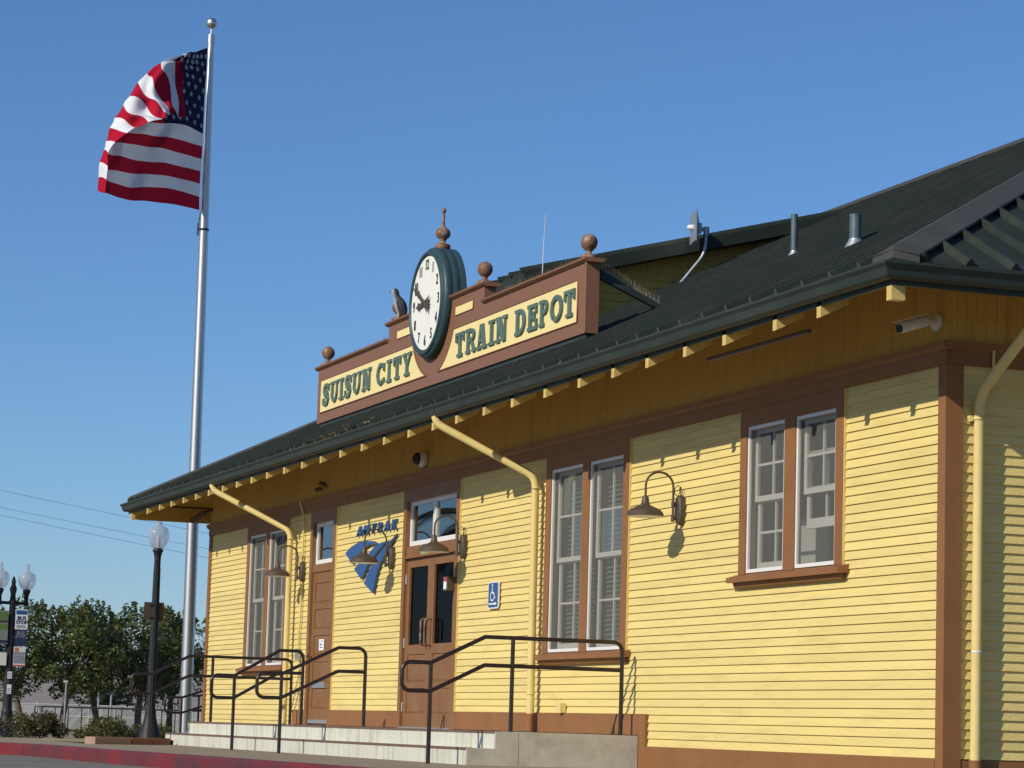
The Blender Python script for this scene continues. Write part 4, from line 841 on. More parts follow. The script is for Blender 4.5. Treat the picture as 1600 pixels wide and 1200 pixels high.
AN = K('panel_antenna', 'flat grey panel antenna on a bent mast beside the dormer', 'antenna', (-14.1,3.86,6.2)); X_ = -14.12
AN.part(MB().tube(bend([(X_,3.74,6.22),(X_,4.16,6.74),(X_,4.17,7.06)], .14), .022, 10), 'mast', m_galv)
AN.part(MB().tube([(X_,4.17,6.98),(X_,4.17,7.10)], .04, 10).tube([(X_,4.17,7.06),(X_,4.02,7.07)], .03, 8).box(X_-.05,X_+.05,4.03,4.08,7.0,7.14), 'clamp', m_galv)
pc = Vector((X_,3.99,7.075)); nn = Vector((-.24,-1,0)).normalized(); uu = Vector((nn.y,-nn.x,0)); hh_ = .21
corn = [pc+uu*a+Vector((0,0,c)) for a, c in ((-hh_,-hh_),(hh_,-hh_),(hh_,hh_),(-hh_,hh_))]
AN.part(MB().add([q+nn*.02 for q in corn]+[q+nn*.0 for q in corn]+[pc-nn*.05+uu*a*.4+Vector((0,0,c*.4)) for a, c in ((-hh_,-hh_),(hh_,-hh_),(hh_,hh_),(-hh_,hh_))], [(0,1,2,3),(0,4,5,1),(1,5,6,2),(2,6,7,3),(3,7,4,0),(4,8,9,5),(5,9,10,6),(6,10,11,7),(7,11,8,4),(11,10,9,8)]), 'panel', m_galv)
q = pc+nn*.02; AN.part(MB().tube([q, q+nn*.05, q+nn*.075], [.038,.036,.015], 12), 'feed_knob', m_white)
WA = K('whip_antenna', 'thin white whip antenna rising behind the sign', 'antenna', (-9.97,.30,5.4))
WA.part(MB().tube([(-9.97,.28,5.40),(-9.96,.28,5.75),(-9.92,.28,6.20)], [.007,.005,.003], 6), 'rod', m_white); WA.part(MB().tube([(-9.97,.28,5.40),(-9.97,.28,5.47)], .012, 8), 'base', m_galv)
# dry leaves caught at the gutter
mbx = MB(); rg = random.Random(11)
for i in range(420):
    x = rg.choice((rg.gauss(-14.55,.55), rg.gauss(-13.9,.35), rg.gauss(-13.2,1.2))) if i < 330 else rg.uniform(-24,-2)
    y = -1.02-abs(rg.gauss(0,.035)) if i % 3 else rg.uniform(-1.0,-.6)
    z = max(3.84, roofz(y))+rg.uniform(.004,.05 if i < 330 else .012); a = rg.uniform(0,6.3); s = rg.uniform(.015,.04); t = rg.uniform(-.6,.6)
    c_, s_ = cos(a)*s, sin(a)*s; mbx.add([(x-c_,y-s_,z-t*s),(x+s_*.5,y-c_*.5,z),(x+c_,y+s_,z+t*s),(x-s_*.5,y+c_*.5,z+.006)], [(0,1,2,3)])
m_dead = mat('dry_leaf', (.30,.19,.09), .8, var=.4, vscale=30)
o = stuff(mbx.build('dry_leaves', m_dead, recalc=False)); tag(o, 'brown dry leaves caught along the front gutter', 'leaves')

# ================================================================== FLAGPOLE AND FLAG
PB = Vector((-28.04,.60,-.12)); lean = Vector((0,-.0066,1))
FP = K('flagpole', 'tall brushed steel flagpole beyond the far end of the depot', 'flagpole', PB)
pt = lambda z: (PB.x, PB.y+lean.y*(z-PB.z), z)
FP.part(MB().tube([pt(-.12),pt(4),pt(8),pt(10),pt(12.42)], [.112,.104,.088,.078,.060], 24), 'pole', m_steel)
FP.part(MB().lathe([(.26,0),(.26,.03),(.22,.06),(.15,.10),(.125,.16),(.115,.17)], (PB.x,PB.y,-.06), 24), 'base_collar', m_galv)
FP.part(MB().tube([pt(12.42),pt(12.58)], .07, 18).tube([pt(12.58),pt(12.70)], .02, 8), 'truck', m_steel)
tp = Vector(pt(12.80)); FP.part(MB().lathe([(.1*sin(radians(a)), -.1*cos(radians(a))) for a in range(5,180,10)], tp, 20), 'ball', m_steel)
FP.part(MB().tube([pt(8.99),pt(9.03)], .090, 18).tube([(PB.x,PB.y-.17,8.90),(PB.x,PB.y-.17,9.12)], .014, 8), 'halyard_ring', m_black)
FP.part(MB().tube([(PB.x+.02,PB.y-.17,9.05),(PB.x+.02,PB.y-.14,9.35)], .008, 6), 'halyard', m_black)
FLAG=[
 [(0.000,-27.99,0.43,9.35),(0.220,-27.37,-0.29,9.30),(0.440,-26.70,-1.04,9.16),(0.660,-26.22,-1.55,9.13),(0.880,-25.98,-1.80,9.13),(0.940,-25.66,-1.81,9.05),(1.000,-25.32,-1.80,8.97)],
 [(0.000,-27.99,0.42,9.59),(0.220,-27.36,-0.30,9.57),(0.440,-26.69,-1.05,9.39),(0.660,-26.18,-1.60,9.35),(0.880,-26.00,-1.79,9.35),(0.940,-25.67,-1.79,9.30),(1.000,-25.35,-1.79,9.21)],
 [(0.000,-27.99,0.42,9.83),(0.220,-27.41,-0.25,9.79),(0.440,-26.80,-0.94,9.66),(0.660,-26.19,-1.59,9.55),(0.880,-26.01,-1.78,9.60),(0.940,-25.69,-1.79,9.55),(1.000,-25.37,-1.78,9.45)],
 [(0.000,-27.99,0.42,10.06),(0.230,-27.40,-0.26,10.01),(0.460,-26.78,-0.95,9.89),(0.690,-26.25,-1.53,9.83),(0.920,-26.09,-1.70,9.84),(0.960,-25.79,-1.74,9.80),(1.000,-25.50,-1.76,9.71)],
 [(0.000,-27.99,0.43,10.28),(0.215,-27.38,-0.28,10.25),(0.430,-26.79,-0.94,10.16),(0.645,-26.32,-1.45,10.06),(0.860,-26.11,-1.67,10.02),(0.930,-25.78,-1.66,9.96),(1.000,-25.45,-1.66,9.89)],
 [(0.000,-27.98,0.43,10.51),(0.195,-27.53,-0.09,10.49),(0.390,-27.06,-0.62,10.42),(0.585,-26.59,-1.14,10.31),(0.780,-26.17,-1.60,10.26),(0.890,-25.79,-1.54,10.16),(1.000,-25.40,-1.48,10.05)],
 [(0.000,-27.98,0.43,10.74),(0.180,-27.66,0.06,10.78),(0.360,-27.28,-0.37,10.72),(0.540,-26.85,-0.86,10.58),(0.720,-26.25,-1.51,10.49),(0.860,-25.84,-1.41,10.33),(1.000,-25.42,-1.31,10.18)],
 [(0.000,-27.98,0.43,10.93),(0.168,-27.62,0.02,10.95),(0.335,-27.27,-0.38,10.89),(0.503,-26.84,-0.88,10.77),(0.670,-26.37,-1.38,10.72),(0.835,-25.93,-1.24,10.49),(1.000,-25.47,-1.09,10.30)],
 [(0.000,-27.98,0.43,11.16),(0.158,-27.64,0.04,11.17),(0.315,-27.29,-0.36,11.14),(0.473,-26.88,-0.83,11.05),(0.630,-26.51,-1.23,10.99),(0.815,-26.03,-1.05,10.69),(1.000,-25.56,-0.87,10.37)],
 [(0.000,-27.98,0.43,11.39),(0.147,-27.67,0.08,11.43),(0.295,-27.36,-0.28,11.40),(0.443,-27.01,-0.68,11.31),(0.590,-26.64,-1.08,11.23),(0.795,-26.22,-0.94,10.89),(1.000,-25.73,-0.74,10.56)],
 [(0.000,-27.97,0.43,11.62),(0.138,-27.70,0.12,11.64),(0.275,-27.46,-0.16,11.63),(0.413,-27.15,-0.52,11.54),(0.550,-26.84,-0.87,11.50),(0.775,-26.49,-0.80,11.17),(1.000,-26.05,-0.60,10.56)],
 [(0.000,-27.97,0.44,11.85),(0.128,-27.74,0.17,11.88),(0.255,-27.54,-0.07,11.84),(0.383,-27.31,-0.34,11.79),(0.510,-27.08,-0.59,11.74),(0.755,-26.77,-0.57,11.47),(1.000,-26.41,-0.43,10.72)],
 [(0.000,-27.97,0.44,12.08),(0.117,-27.82,0.26,12.05),(0.235,-27.67,0.09,12.02),(0.352,-27.53,-0.08,11.98),(0.470,-27.42,-0.21,11.95),(0.735,-27.19,-0.31,11.62),(1.000,-26.97,-0.24,10.79)],
 [(0.000,-27.97,0.44,12.32),(0.107,-27.86,0.32,12.25),(0.215,-27.75,0.19,12.17),(0.323,-27.66,0.07,12.11),(0.430,-27.55,-0.05,12.03),(0.715,-27.32,-0.15,11.76),(1.000,-27.12,-0.08,10.76)],
]

def cr(p0, p1, p2, p3, t): return .5*((2*p1)+(p2-p0)*t+(2*p0-5*p1+4*p2-p3)*t*t+(3*p1-p0-3*p2+p3)*t**3)
def row_eval(row, u):
    us = [r[0] for r in row]; i = 0
    while i < len(us)-2 and u > us[i+1]: i += 1
    t = (u-us[i])/(us[i+1]-us[i]); P_ = [Vector(r[1:]) for r in row]
    return cr(P_[max(i-1,0)], P_[i], P_[i+1], P_[min(i+2,len(P_)-1)], t)
def flag_pt(u, v):    # v in 0..13
    k = min(12, int(v)); t = v-k; A = [row_eval(FLAG[min(13,max(0,k+j))], u) for j in (-1,0,1,2)]
    p = cr(*A, t)
    w2 = max(0, min(1, (u-.5)*5))*max(0, min(1, (v-5)/2)); p = p+Vector((.93,-.34,-.1))*.07*w2*(sin(u*31+v*2.1)+.7*sin(v*3.3-u*17+.6))+Vector((.2,.3,.9))*.035*w2*sin(u*27-v*2.4)
    amp = (.045+.05*max(0,(u-.45))*(v/13))*min(1, u*3)
    p = p + Vector((.93,-.34,0))*amp*(sin(u*21+v*.55)+.5*sin(u*37-v*.9+1)+(.8*sin(v*1.9+u*9) if v > 7 else .8*sin(7*1.9+u*9)*max(0,(v-5)/2))); return p
FL = K('flag', 'american flag with folded fly end blowing from the flagpole', 'flag', (PB.x,PB.y,10))
NU, SV = 80, 5; vs = []; fs = []; mi = []
for j in range(13*SV+1):
    for i in range(NU+1): vs.append(tuple(flag_pt(i/NU, j/SV)))
for j in range(13*SV):
    k = j//SV
    for i in range(NU):
        fs.append((j*(NU+1)+i, j*(NU+1)+i+1, (j+1)*(NU+1)+i+1, (j+1)*(NU+1)+i)); mi.append(2 if (k >= 6 and i < NU*.4) else (0 if k % 2 == 0 else 1))
fm = MB(); fm.add(vs, fs, True); fo = FL.part(fm, 'flag_cloth', [m_fR, m_fW, m_fB], recalc=False)
fo.data.polygons.foreach_set('material_index', mi); fo.data.update()
sm = MB()
for rrow in range(9):
    ncol = 6 if rrow % 2 == 0 else 5
    for c in range(ncol):
        u0 = (.4/12)*(1+2*c+(0 if ncol == 6 else 1)); v0 = 13-(7/10)*(rrow+1)
        ctr = flag_pt(u0, v0); du = flag_pt(min(1,u0+.01), v0)-flag_pt(max(0,u0-.01), v0); dv_ = flag_pt(u0, v0+.1)-flag_pt(u0, v0-.1)
        nrm = du.cross(dv_).normalized(); e1 = dv_.normalized(); e2 = nrm.cross(e1)
        for sgn in (1, -1):
            pts = [ctr+nrm*.012*sgn+(e1*cos(2*pi*q/10)+e2*sin(2*pi*q/10))*(.062 if q % 2 == 0 else .025) for q in range(10)]
            sm.add(pts, [tuple(range(10))])
stuff(FL.part(sm, 'stars', m_fS, recalc=False))

# ================================================================== STREET LAMPS
GLOBE = [(.085,0),(.12,.03),(.165,.12),(.19,.22),(.19,.30),(.165,.38),(.12,.43),(.07,.45),(.055,.46),(.055,.52)]
FIN = [(.055,.52),(.065,.53),(.04,.56),(.06,.59),(.055,.63),(.02,.665)]
def post_profile(h):
    return [(.20,0),(.20,.07),(.185,.09),(.19,.14),(.17,.16),(.165,.22),(.13,.30),(.105,.42),(.095,.50),(.10,.52),(.085,.55),(.078,.60),(.058,h-.35),(.055,h-.22),(.062,h-.20),(.055,h-.18),(.075,h-.08),(.095,h-.05),(.095,h-.03),(.075,h-.015),(.08,h)]
def flute(mbx, c, h, r0, r1, z0, z1, n=10):
    for k in range(n):
        a = 2*pi*k/n; mbx.tube([(c[0]+r0*cos(a),c[1]+r0*sin(a),c[2]+z0),(c[0]+r1*cos(a),c[1]+r1*sin(a),c[2]+z1)], .009, 5, False)
L1 = Vector((-28.74,.13,-.08))
SL = K('street_lamp', 'single globe black street lamp in front of the flagpole', 'street lamp', L1)
h = 3.40; mbx = MB().lathe(post_profile(h), L1, 24); flute(mbx, L1, h, .074, .054, .62, h-.36); SL.part(mbx, 'post', m_black)
gl = SL.part(MB().lathe([(r*1.02, z*.90) for r, z in GLOBE], L1+Vector((0,0,h)), 24), 'globe', m_globe); SL.part(MB().lathe([(r, z-.052) for r, z in FIN], L1+Vector((0,0,h)), 16), 'globe_finial', m_globe, gl)
SL.part(MB().tube([L1+Vector((0,0,h)), L1+Vector((0,0,h+.22))], .035, 10), 'lamp_socket', m_white, gl)
BK = K('bracket_sign', 'pair of small brown sign plates seen from behind on the single globe lamp', 'sign', L1+Vector((0,0,2.1)))
for dy, wy in ((-.115,.17),(.10,.12)): BK.part(MB().box(L1.x-.02, L1.x-.012, L1.y+dy-wy/2, L1.y+dy+wy/2, 2.04, 2.36), 'sign_plate', m_brn if dy > 0 else m_lamp, bevel=.003)
for z_ in (2.30, 2.08): BK.part(MB().box(L1.x-.012, L1.x+.062, L1.y-.10, L1.y+.10, z_, z_+.015), 'bracket', m_black)
L2 = Vector((-36.7,-1.05,-.16))
TL = K('street_lamp', 'twin globe black street lamp carrying the bus stop signs', 'street lamp', L2)
h2 = 2.80; mbx = MB().lathe([(r, z) for r, z in [(r*1.2, z) for r, z in post_profile(h2+.3)] if z < h2-.2]+[(.06,h2-.1),(.075,h2-.05),(.06,h2),(.05,h2+.1),(.075,h2+.2),(.04,h2+.3),(.045,h2+.36),(.015,h2+.46)], L2, 24); flute(mbx, L2, h2, .089, .070, .62, h2-.3); TL.part(mbx, 'post', m_black)
for s in (-1, 1):
    c = L2+Vector((-.10*s,.29*s,h2+.12))
    TL.part(MB().tube([L2+Vector((0,0,h2-.08)), L2+Vector((-.10*s,.29*s,h2-.08))], .033, 10).lathe([(.045,-.25),(.045,-.05),(.06,.0),(.08,.05),(.08,.07),(.065,.09)], c, 16), 'arm', m_black)
    g = TL.part(MB().lathe([(r*.97, z*.78+.09) for r, z in GLOBE], c, 24), 'globe', m_globe); TL.part(MB().lathe([(r*.80, .09+.416+(z-.52)*.8) for r, z in FIN], c, 16), 'globe_finial', m_globe, g)
    TL.part(MB().tube([c+Vector((0,0,.08)), c+Vector((0,0,.28))], .032, 10), 'lamp_socket', m_white, g)
# signs on the twin lamp (plates face the camera side, +X)
def plate(name, label, y0, y1, z0, z1, m, extra=()):
    k_ = K(name, label, 'sign', (L2.x+.09, (y0+y1)/2, z0)); k_.part(MB().box(L2.x+.095, L2.x+.101, y0, y1, z0, z1), 'sign_plate', m)
    for (n_, a, b, c, d_, mm) in extra: k_.part(MB().box(L2.x+.1015, L2.x+.1035, a, b, c, d_), n_, mm)
    k_.part(MB().box(L2.x+.03, L2.x+.094, y0 if y0 > L2.y else y1-.02, y0+.02 if y0 > L2.y else y1, (z0+z1)/2-.012, (z0+z1)/2+.012), 'bracket', m_galv); return k_
y0, y1 = L2.y+.055, L2.y+.305
k_ = plate('bus_stop_sign', 'white bus stop sign with blue top band on the twin globe lamp', y0, y1, 2.03, 2.43, m_paper, (('blue_band', y0+.012, y1-.012, 2.33, 2.415, m_blue),))
for t_, z_, s_ in (('BUS', 2.255, .105), ('STOP', 2.17, .095)): text_part(t_, 'sign_text', s_, .003, (L2.x+.1055, (y0+y1)/2, z_), EASTF, m_navy, offset=.003, kp=k_)
for i in range(3): k_.part(MB().box(L2.x+.1015, L2.x+.1025, y0+.03, y1-.03, 2.055+i*.022, 2.066+i*.022), 'print_line', m_lamp)
k_ = plate('bus_stop_sign', 'dark navy bus stop sign below the white one', y0+.01, y1-.01, 1.70, 2.02, m_navy)
for t_, z_, s_ in (('BUS', 1.955, .09), ('STOP', 1.885, .08)): text_part(t_, 'sign_text', s_, .003, (L2.x+.1055, (y0+y1)/2, z_), EASTF, m_galv, offset=.002, kp=k_)
k_ = plate('route_sign', 'pale route sign with red bottom edge, lowest of the bus signs', y0, y1-.01, 1.28, 1.68, m_sash, (('red_edge', y0+.005, y1-.015, 1.285, 1.31, m_ltred), ('mint_band', y0+.005, y1-.015, 1.52, 1.57, m_blind), ('grey_field', y0+.005, y1-.015, 1.34, 1.51, m_galv), ('orange_mark', y0+.02, y0+.10, 1.58, 1.66, mat('orange_print', (.55,.16,.05)))))
y0, y1 = L2.y-.50, L2.y-.085
plate('street_banner', 'green and grey banner cut off by the left picture edge', y0, y1, 1.72, 2.40, m_bann, (('green_band', y0+.005, y1-.005, 2.23, 2.37, m_leafg), ('dark_band', y0+.005, y1-.005, 2.15, 2.21, m_lamp), ('green_band', y0+.005, y1-.005, 2.02, 2.12, m_leafg), ('blue_band', y0+.005, y1-.005, 1.74, 1.80, m_navy)))
plate('grey_plate', 'plain grey plate below the banner at the left picture edge', y0+.1, y1, 1.29, 1.55, m_sash)
for i, (z_, hh2, lab) in enumerate(((1.03,.14,'upper white sticker on the twin globe lamp post'), (.72,.19,'lower white sticker on the twin globe lamp post'))):
    o = MB().box(L2.x+.094, L2.x+.098, L2.y-.045, L2.y+.045, z_, z_+hh2).build('sticker', m_paper); tag(o, lab, 'sticker')
    for j in range(3):
        MB().box(L2.x+.0982, L2.x+.099, L2.y-.033, L2.y+.033, z_+.03+j*.035, z_+.042+j*.035).build('print_line', m_navy, o)
HAZE = 0.00005
# ================================================================== PLANTER EDGE AND PLANTING
PE = K('planter_edge', 'low reddish concrete planter edging left of the steps', 'planter', (-17.4,-2.6,-.05))
def edge(p, q, wd, z0, z1, name, m):
    p, q = Vector(p), Vector(q); t = (q-p).normalized(); n = Vector((-t.y, t.x))*wd
    if n.x > 0: n = -n
    a = [(p.x,p.y),(q.x,q.y),(q.x+n.x,q.y+n.y),(p.x+n.x,p.y+n.y)]; PE.part(MB().prism(a, 'z', z0, z1), name, m, bevel=.006)
m_pink = mat('pinkish_planter_concrete', (.36,.24,.18), .85, var=.12, bump=.2, spec=.2)
edge((-18.3,-1.90), (-17.8,-2.26), .18, -.10, .045, 'edge_stone', m_brick); edge((-17.79,-2.27), (-17.27,-2.66), .18, -.10, .045, 'edge_stone', m_brick)
edge((-17.25,-2.68), (-16.78,-3.26), .18, -.10, .05, 'edge_stone', m_pink)
PB_ = MB().add([(-18.5,-1.95,.02),(-17.3,-2.75,.02),(-16.95,-3.15,.02),(-17.4,-3.3,-.03),(-26,-3.0,-.08),(-30,3,-.06),(-24.5,3,-.02),(-24.4,-.2,.0),(-19.2,-.2,.01)], [(0,1,2,3,4,5,6,7,8)])
o = struct(PB_.build('planting_bed', m_dirt, recalc=False))
def leaf_cloud(mbx, c, rad, n, size, rg, squash=1.0, shell=.55):
    c = Vector(c)
    for i in range(n):
        d_ = Vector((rg.gauss(0,1), rg.gauss(0,1), rg.gauss(0,1))).normalized(); r = rg.uniform(shell,1.0)**.6
        p = c+Vector((d_.x*rad[0]*r, d_.y*rad[1]*r, d_.z*rad[2]*r*squash))
        a = Vector((rg.gauss(0,1), rg.gauss(0,1), rg.gauss(0,.7))).normalized(); b = a.cross(Vector((rg.gauss(0,1), rg.gauss(0,1), rg.gauss(0,1)))).normalized()
        s = size*rg.uniform(.6,1.3); mbx.add([p-a*s, p+b*s*.45, p+a*s, p-b*s*.45], [(0,1,2,3)])
def tree(label, base, H, R, trunk_h, lean, seed, n_clu=46, group='street trees beyond the depot'):
    rg = random.Random(seed); b = Vector(base)
    T = K('street_tree', label, 'tree', base, group); n_clu = 52
    fork = b+Vector((lean[0]*.5, lean[1]*.5, trunk_h))
    tr = MB().tube([b+Vector((0,0,-.1)), b+Vector((lean[0]*.15,lean[1]*.2,trunk_h*.5)), fork], [.12,.085,.075], 9)
    cc = b+Vector((lean[0],lean[1],trunk_h+(H-trunk_h)*.46))
    ends = []
    for k in range(6):
        a = k*1.05+rg.uniform(-.3,.3); e = cc+Vector((cos(a)*R*.55, sin(a)*R*.55, rg.uniform(-.3,.9))); ends.append(e)
        m_ = fork+(e-fork)*.45+Vector((0,0,.15)); tr.tube([fork, m_, e], [.055,.038,.015], 6)
    T.part(tr, 'trunk', m_bark)
    cw = MB()
    for k in range(n_clu):
        d_ = Vector((rg.gauss(0,1), rg.gauss(0,1), rg.gauss(0,.85))).normalized(); r = rg.uniform(.25,1)**.5
        c = cc+Vector((d_.x*R*r*.92, d_.y*R*r*.92, d_.z*(H-trunk_h)*.48*r)); rr = rg.uniform(.22,.46)
        leaf_cloud(cw, c, (rr,rr,rr*.95), 125, .062, rg, shell=.35)
    for k in range(18):       # upright shoots break the outline
        a = rg.uniform(0,6.28); rad = R*rg.uniform(.1,.75); p = cc+Vector((cos(a)*rad, sin(a)*rad, (H-trunk_h)*.30)); L_ = rg.uniform(.35,.75)*(1.25-rad/R*.5)
        q = p+Vector((rg.uniform(-.2,.2), rg.uniform(-.2,.2), L_))
        for i in range(34): t = i/34; leaf_cloud(cw, p+(q-p)*t, (.16*(1-t)+.03,)*3, 2, .06, rg)
    T.part(cw, 'crown', m_leaf, recalc=False)
tree('street tree behind the bus stop signs at the left picture edge', (-51.6,1.9,-.24), 3.35, 1.45, 1.1, (-.1,-.45,0), 21)
tree('street tree with forked pale trunk and one tall shoot right of the bus stop signs', (-51.4,2.83,-.24), 3.45, 1.40, 1.1, (0,.3,0), 22)
tree('street tree with slanting trunk in front of the palm', (-53.0,4.15,-.24), 3.15, 1.25, 1.1, (-.1,-.35,0), 23)
tree('street tree directly behind the single globe lamp', (-52.6,5.10,-.24), 3.45, 1.25, 1.05, (0,.1,0), 24)
tree('rightmost street tree, partly hidden by flagpole and depot corner', (-54.3,6.35,-.24), 3.40, 1.35, 1.05, (0,.05,0), 25)
tree('leftmost street tree, mostly cut off by the picture edge', (-52.5,.3,-.24), 3.1, 1.3, 1.1, (0,0,0), 26)
def bush(label, c, rad, n, m, seed, name='shrub'):
    rg = random.Random(seed); T = K(name, label, 'shrub', (c[0],c[1],-.1)); mbx = MB()
    for k in range(26):
        a = rg.uniform(0,6.28); r = rg.uniform(0,1)**.5; p = (c[0]+cos(a)*rad[0]*r*.85, c[1]+sin(a)*rad[1]*r*.85, c[2]+rad[2]*rg.uniform(.1,.75)*(1-.45*r*r)); q = rg.uniform(.10,.2)
        leaf_cloud(mbx, p, (q*1.3,q*1.3,q), n//26, .032, rg, shell=.3)
    T.part(mbx, 'foliage', m, recalc=False)
    st = MB()
    for k in range(7): a = k*.9; st.tube([(c[0]+cos(a)*.05,c[1]+sin(a)*.05,-.15),(c[0]+cos(a)*rad[0]*.5,c[1]+sin(a)*rad[1]*.5,c[2]+rad[2]*.4)], .012, 5)
    T.part(st, 'stems', m_bark)
bush('reddish green shrub behind the base of the twin globe lamp', (-33.6,-.95,-.10), (.8,.62,.62), 5200, m_leaf3, 31)
bush('wide yellow green shrub left of the single globe lamp', (-32.8,.24,-.10), (.7,.66,.50), 5200, m_leaf2, 32)
bush('small low shrub between street lamp and flagpole', (-33.4,1.30,-.10), (.4,.30,.36), 1800, m_leaf2, 33)
bush('small low shrub at the left picture edge', (-34.4,-1.75,-.10), (.5,.35,.50), 1800, m_leaf3, 34)
# ---- palm beyond
def palm(label, base, th, L_, nf, seed, name='palm_tree', wide=.05):
    rg = random.Random(seed); b = Vector(base); T = K(name, label, 'palm', base)
    T.part(MB().tube([b, b+Vector((0,0,th*.5)), b+Vector((0,0,th))], [.30,.26,.28], 10), 'trunk', m_bark)
    for k in range(nf):
        a = k*2.4+rg.uniform(-.2,.2); el = rg.uniform(-.15,1.2); pts = []; dirv = Vector((cos(a)*cos(el), sin(a)*cos(el), sin(el))); p = b+Vector((0,0,th)); n = 9; mbx = MB()
        for i in range(n+1):
            pts.append(p.copy()); p = p+dirv*(L_/n); dirv = (dirv+Vector((0,0,-.17))).normalized()
        mbx.tube(pts, [.03*(1-i/(n+1))+.006 for i in range(n+1)], 5)
        for i in range(1, n+1):
            for sub in (0,.33,.66):
                if i == n and sub: continue
                q = pts[i]+(pts[min(i+1,n)]-pts[i])*sub; t = (pts[min(i+1,n)]-pts[max(i-1,0)]).normalized(); sd = t.cross(Vector((0,0,1))).normalized()
                for s in (-1,1):
                    ln = L_*.22*(1-abs(i/n-.45)*.9); e = q+(sd*s*.8+t*.55+Vector((0,0,-.35))).normalized()*ln; w_ = t*wide
                    mbx.add([q-w_*.5, q+w_*.5, e], [(0,1,2)])
        T.part(mbx, 'frond', m_palm, recalc=False)
palm('low spreading palm behind the street trees', (-86,11.3,-.24), 1.0, 2.0, 26, 41, wide=.09)
palm('tall palm mirrored in the panes over the double doors', (-55.6,-15.8,-.24), 6.4, 2.6, 30, 42, wide=.09)
# ---- fences
WF = K('mesh_fence', 'pale pipe rail mesh fence in the distance behind the trees', 'fence', (-76,8,-.24))
A, Bq = Vector((-77.5,4.2,0)), Vector((-74.0,14.5,0)); nP = 13
for i in range(nP): p = A+(Bq-A)*(i/(nP-1)); WF.part(MB().tube([(p.x,p.y,-.24),(p.x,p.y,.84 if i == 3 else .72)], .022, 6), 'post', m_pale)
for z_ in (.70, .30): WF.part(MB().tube([(A.x,A.y,z_),(Bq.x,Bq.y,z_)], .02, 6), 'rail', m_pale)
def mesh_mat():
    m = bpy.data.materials.new('pale_mesh'); m.use_nodes = True; t = m.node_tree; N = t.nodes; L = t.links; N.clear(); o = N.new('ShaderNodeOutputMaterial'); tr = N.new('ShaderNodeBsdfTransparent'); d_ = N.new('ShaderNodeBsdfDiffuse'); d_.inputs[0].default_value = (.42,.44,.42,1); mx = N.new('ShaderNodeMixShader'); mx.inputs[0].default_value = .5; L.new(tr.outputs[0], mx.inputs[1]); L.new(d_.outputs[0], mx.inputs[2]); L.new(mx.outputs[0], o.inputs[0]); return m
WF.part(MB().add([(A.x,A.y,-.2),(Bq.x,Bq.y,-.2),(Bq.x,Bq.y,.70),(A.x,A.y,.70)], [(0,1,2,3)]), 'mesh_infill', mesh_mat(), recalc=False)
BF = K('pipe_fence', 'low black pipe fence behind the shrubs', 'fence', (-41,2.2,-.15))
A, Bq = Vector((-41.6,.55,0)), Vector((-40.0,4.4,0)); nP = 15
for i in range(nP): p = A+(Bq-A)*(i/(nP-1)); BF.part(MB().tube([(p.x,p.y,-.24),(p.x,p.y,.505)], .014, 6), 'post', m_rail)
for z_ in (.505, .0): BF.part(MB().tube([(A.x,A.y,z_),(Bq.x,Bq.y,z_)], .02, 6), 'rail', m_rail)
BF.part(MB().tube([(A.x,A.y,.505),(A.x-1.4,A.y+.1,.505),(A.x-1.4,A.y+.1,-.2)], .016, 6), 'rail', m_rail)
TP = K('thin_signpost', 'thin pale signpost beside the forked tree trunk', 'post', (-33.3,-.53,-.1))
TP.part(MB().tube([(-33.3,-.53,-.15),(-33.25,-.53,.96)], .017, 6), 'pole', m_galv); TP.part(MB().box(-33.27,-33.24,-.58,-.50,.945,.985), 'bracket', m_plast)
BD = K('notice_board', 'dark notice board on two grey posts in front of the palm', 'notice board', (-60,4.6,-.24))
for y in (5.55, 5.92): BD.part(MB().tube([(-60,y,-.24),(-60,y,1.30)], .03, 6), 'post', m_galv)
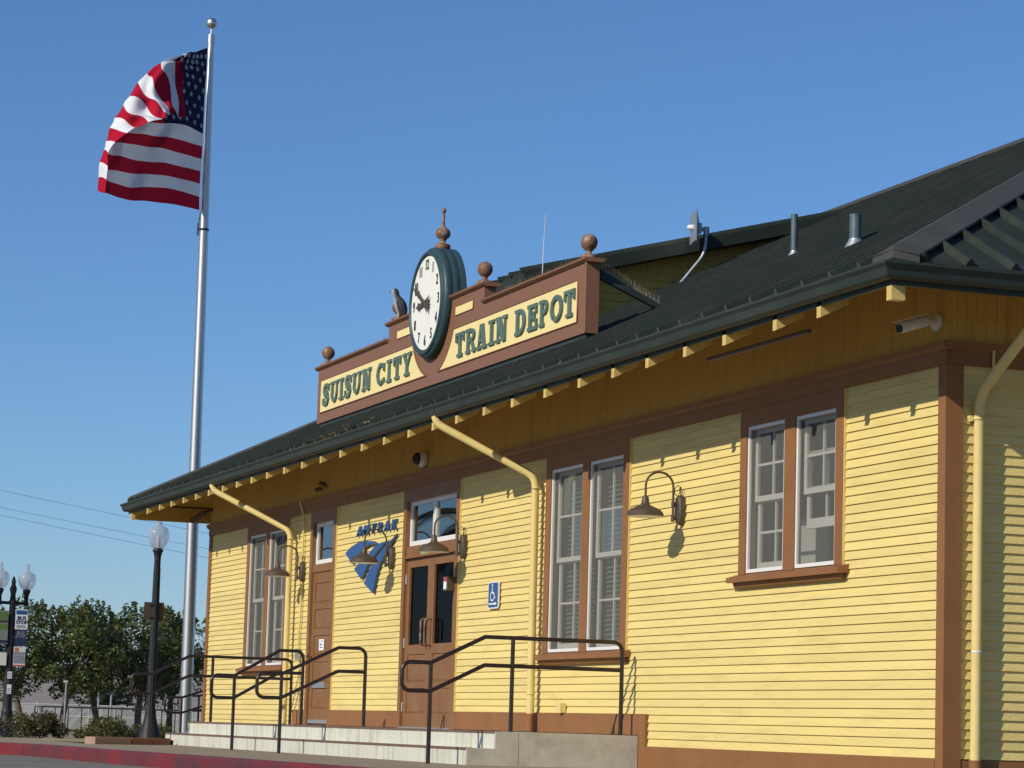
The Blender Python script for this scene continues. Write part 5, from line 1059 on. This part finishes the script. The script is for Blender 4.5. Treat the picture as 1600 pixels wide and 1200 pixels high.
BD.part(MB().box(-59.98,-59.94,5.55,5.92,1.0,1.22), 'board', m_navy)
WR = K('white_cap', 'round white object low beside the far depot corner', 'bollard', (-25.2,.25,-.1))
WR.part(MB().lathe([(.12,0),(.12,.28),(.11,.36),(.07,.42),(.0,.44)], (-25.2,.33,-.1), 14), 'cap', m_white)
# distant yellow-green shrubs beyond the mesh fence
for i, (y, lab) in enumerate(((6.3,'distant yellow shrub left of the forked trunk, beyond the mesh fence'), (8.2,'distant yellow shrub right of the forked trunk, beyond the mesh fence'))):
    rg = random.Random(60+i); T = K('shrub', lab, 'shrub', (-95,y,-.24)); mbx = MB()
    for k in range(22): leaf_cloud(mbx, (-95+rg.uniform(-.4,.4), y+rg.uniform(-1.0,1.0), .4+rg.uniform(-.3,.45)), (.4,.4,.35), 60, .085, rg)
    T.part(mbx, 'foliage', m_leafy, recalc=False)
    T.part(MB().tube([(-95,y,-.24),(-95,y,.4)], .05, 6), 'stems', m_bark)
# ---- light valley haze
hz = bpy.data.materials.new('valley_haze'); hz.use_nodes = True; t = hz.node_tree; t.nodes.clear()
ho = t.nodes.new('ShaderNodeOutputMaterial'); pv = t.nodes.new('ShaderNodeVolumePrincipled'); pv.inputs['Color'].default_value = (.86,.87,.92,1); pv.inputs['Density'].default_value = HAZE; pv.inputs['Anisotropy'].default_value = 0.0
t.links.new(pv.outputs[0], ho.inputs['Volume'])
stuff(MB().box(-9100,9100,-9100,9100,-1.3,125).build('haze', hz))
# ---- overhead wires
for i, (za, zb, lab) in enumerate(((10.306,8.408,'uppermost of three thin overhead wires'), (9.549,7.735,'middle of three thin overhead wires'), (9.213,7.342,'lowest of three thin overhead wires'))):
    a = Vector((-101.7,8.04,za)); b = Vector((-98.3,18.3,zb)); pts = []
    for k in range(-2, 5):
        t = k*.5; p = a+(b-a)*t; pts.append((p.x, p.y, p.z-.06*(t-.5)**2*-1))
    tag(MB().tube(pts, .007, 5).build('overhead_wire', m_navy), lab, 'wire', 'overhead wires')
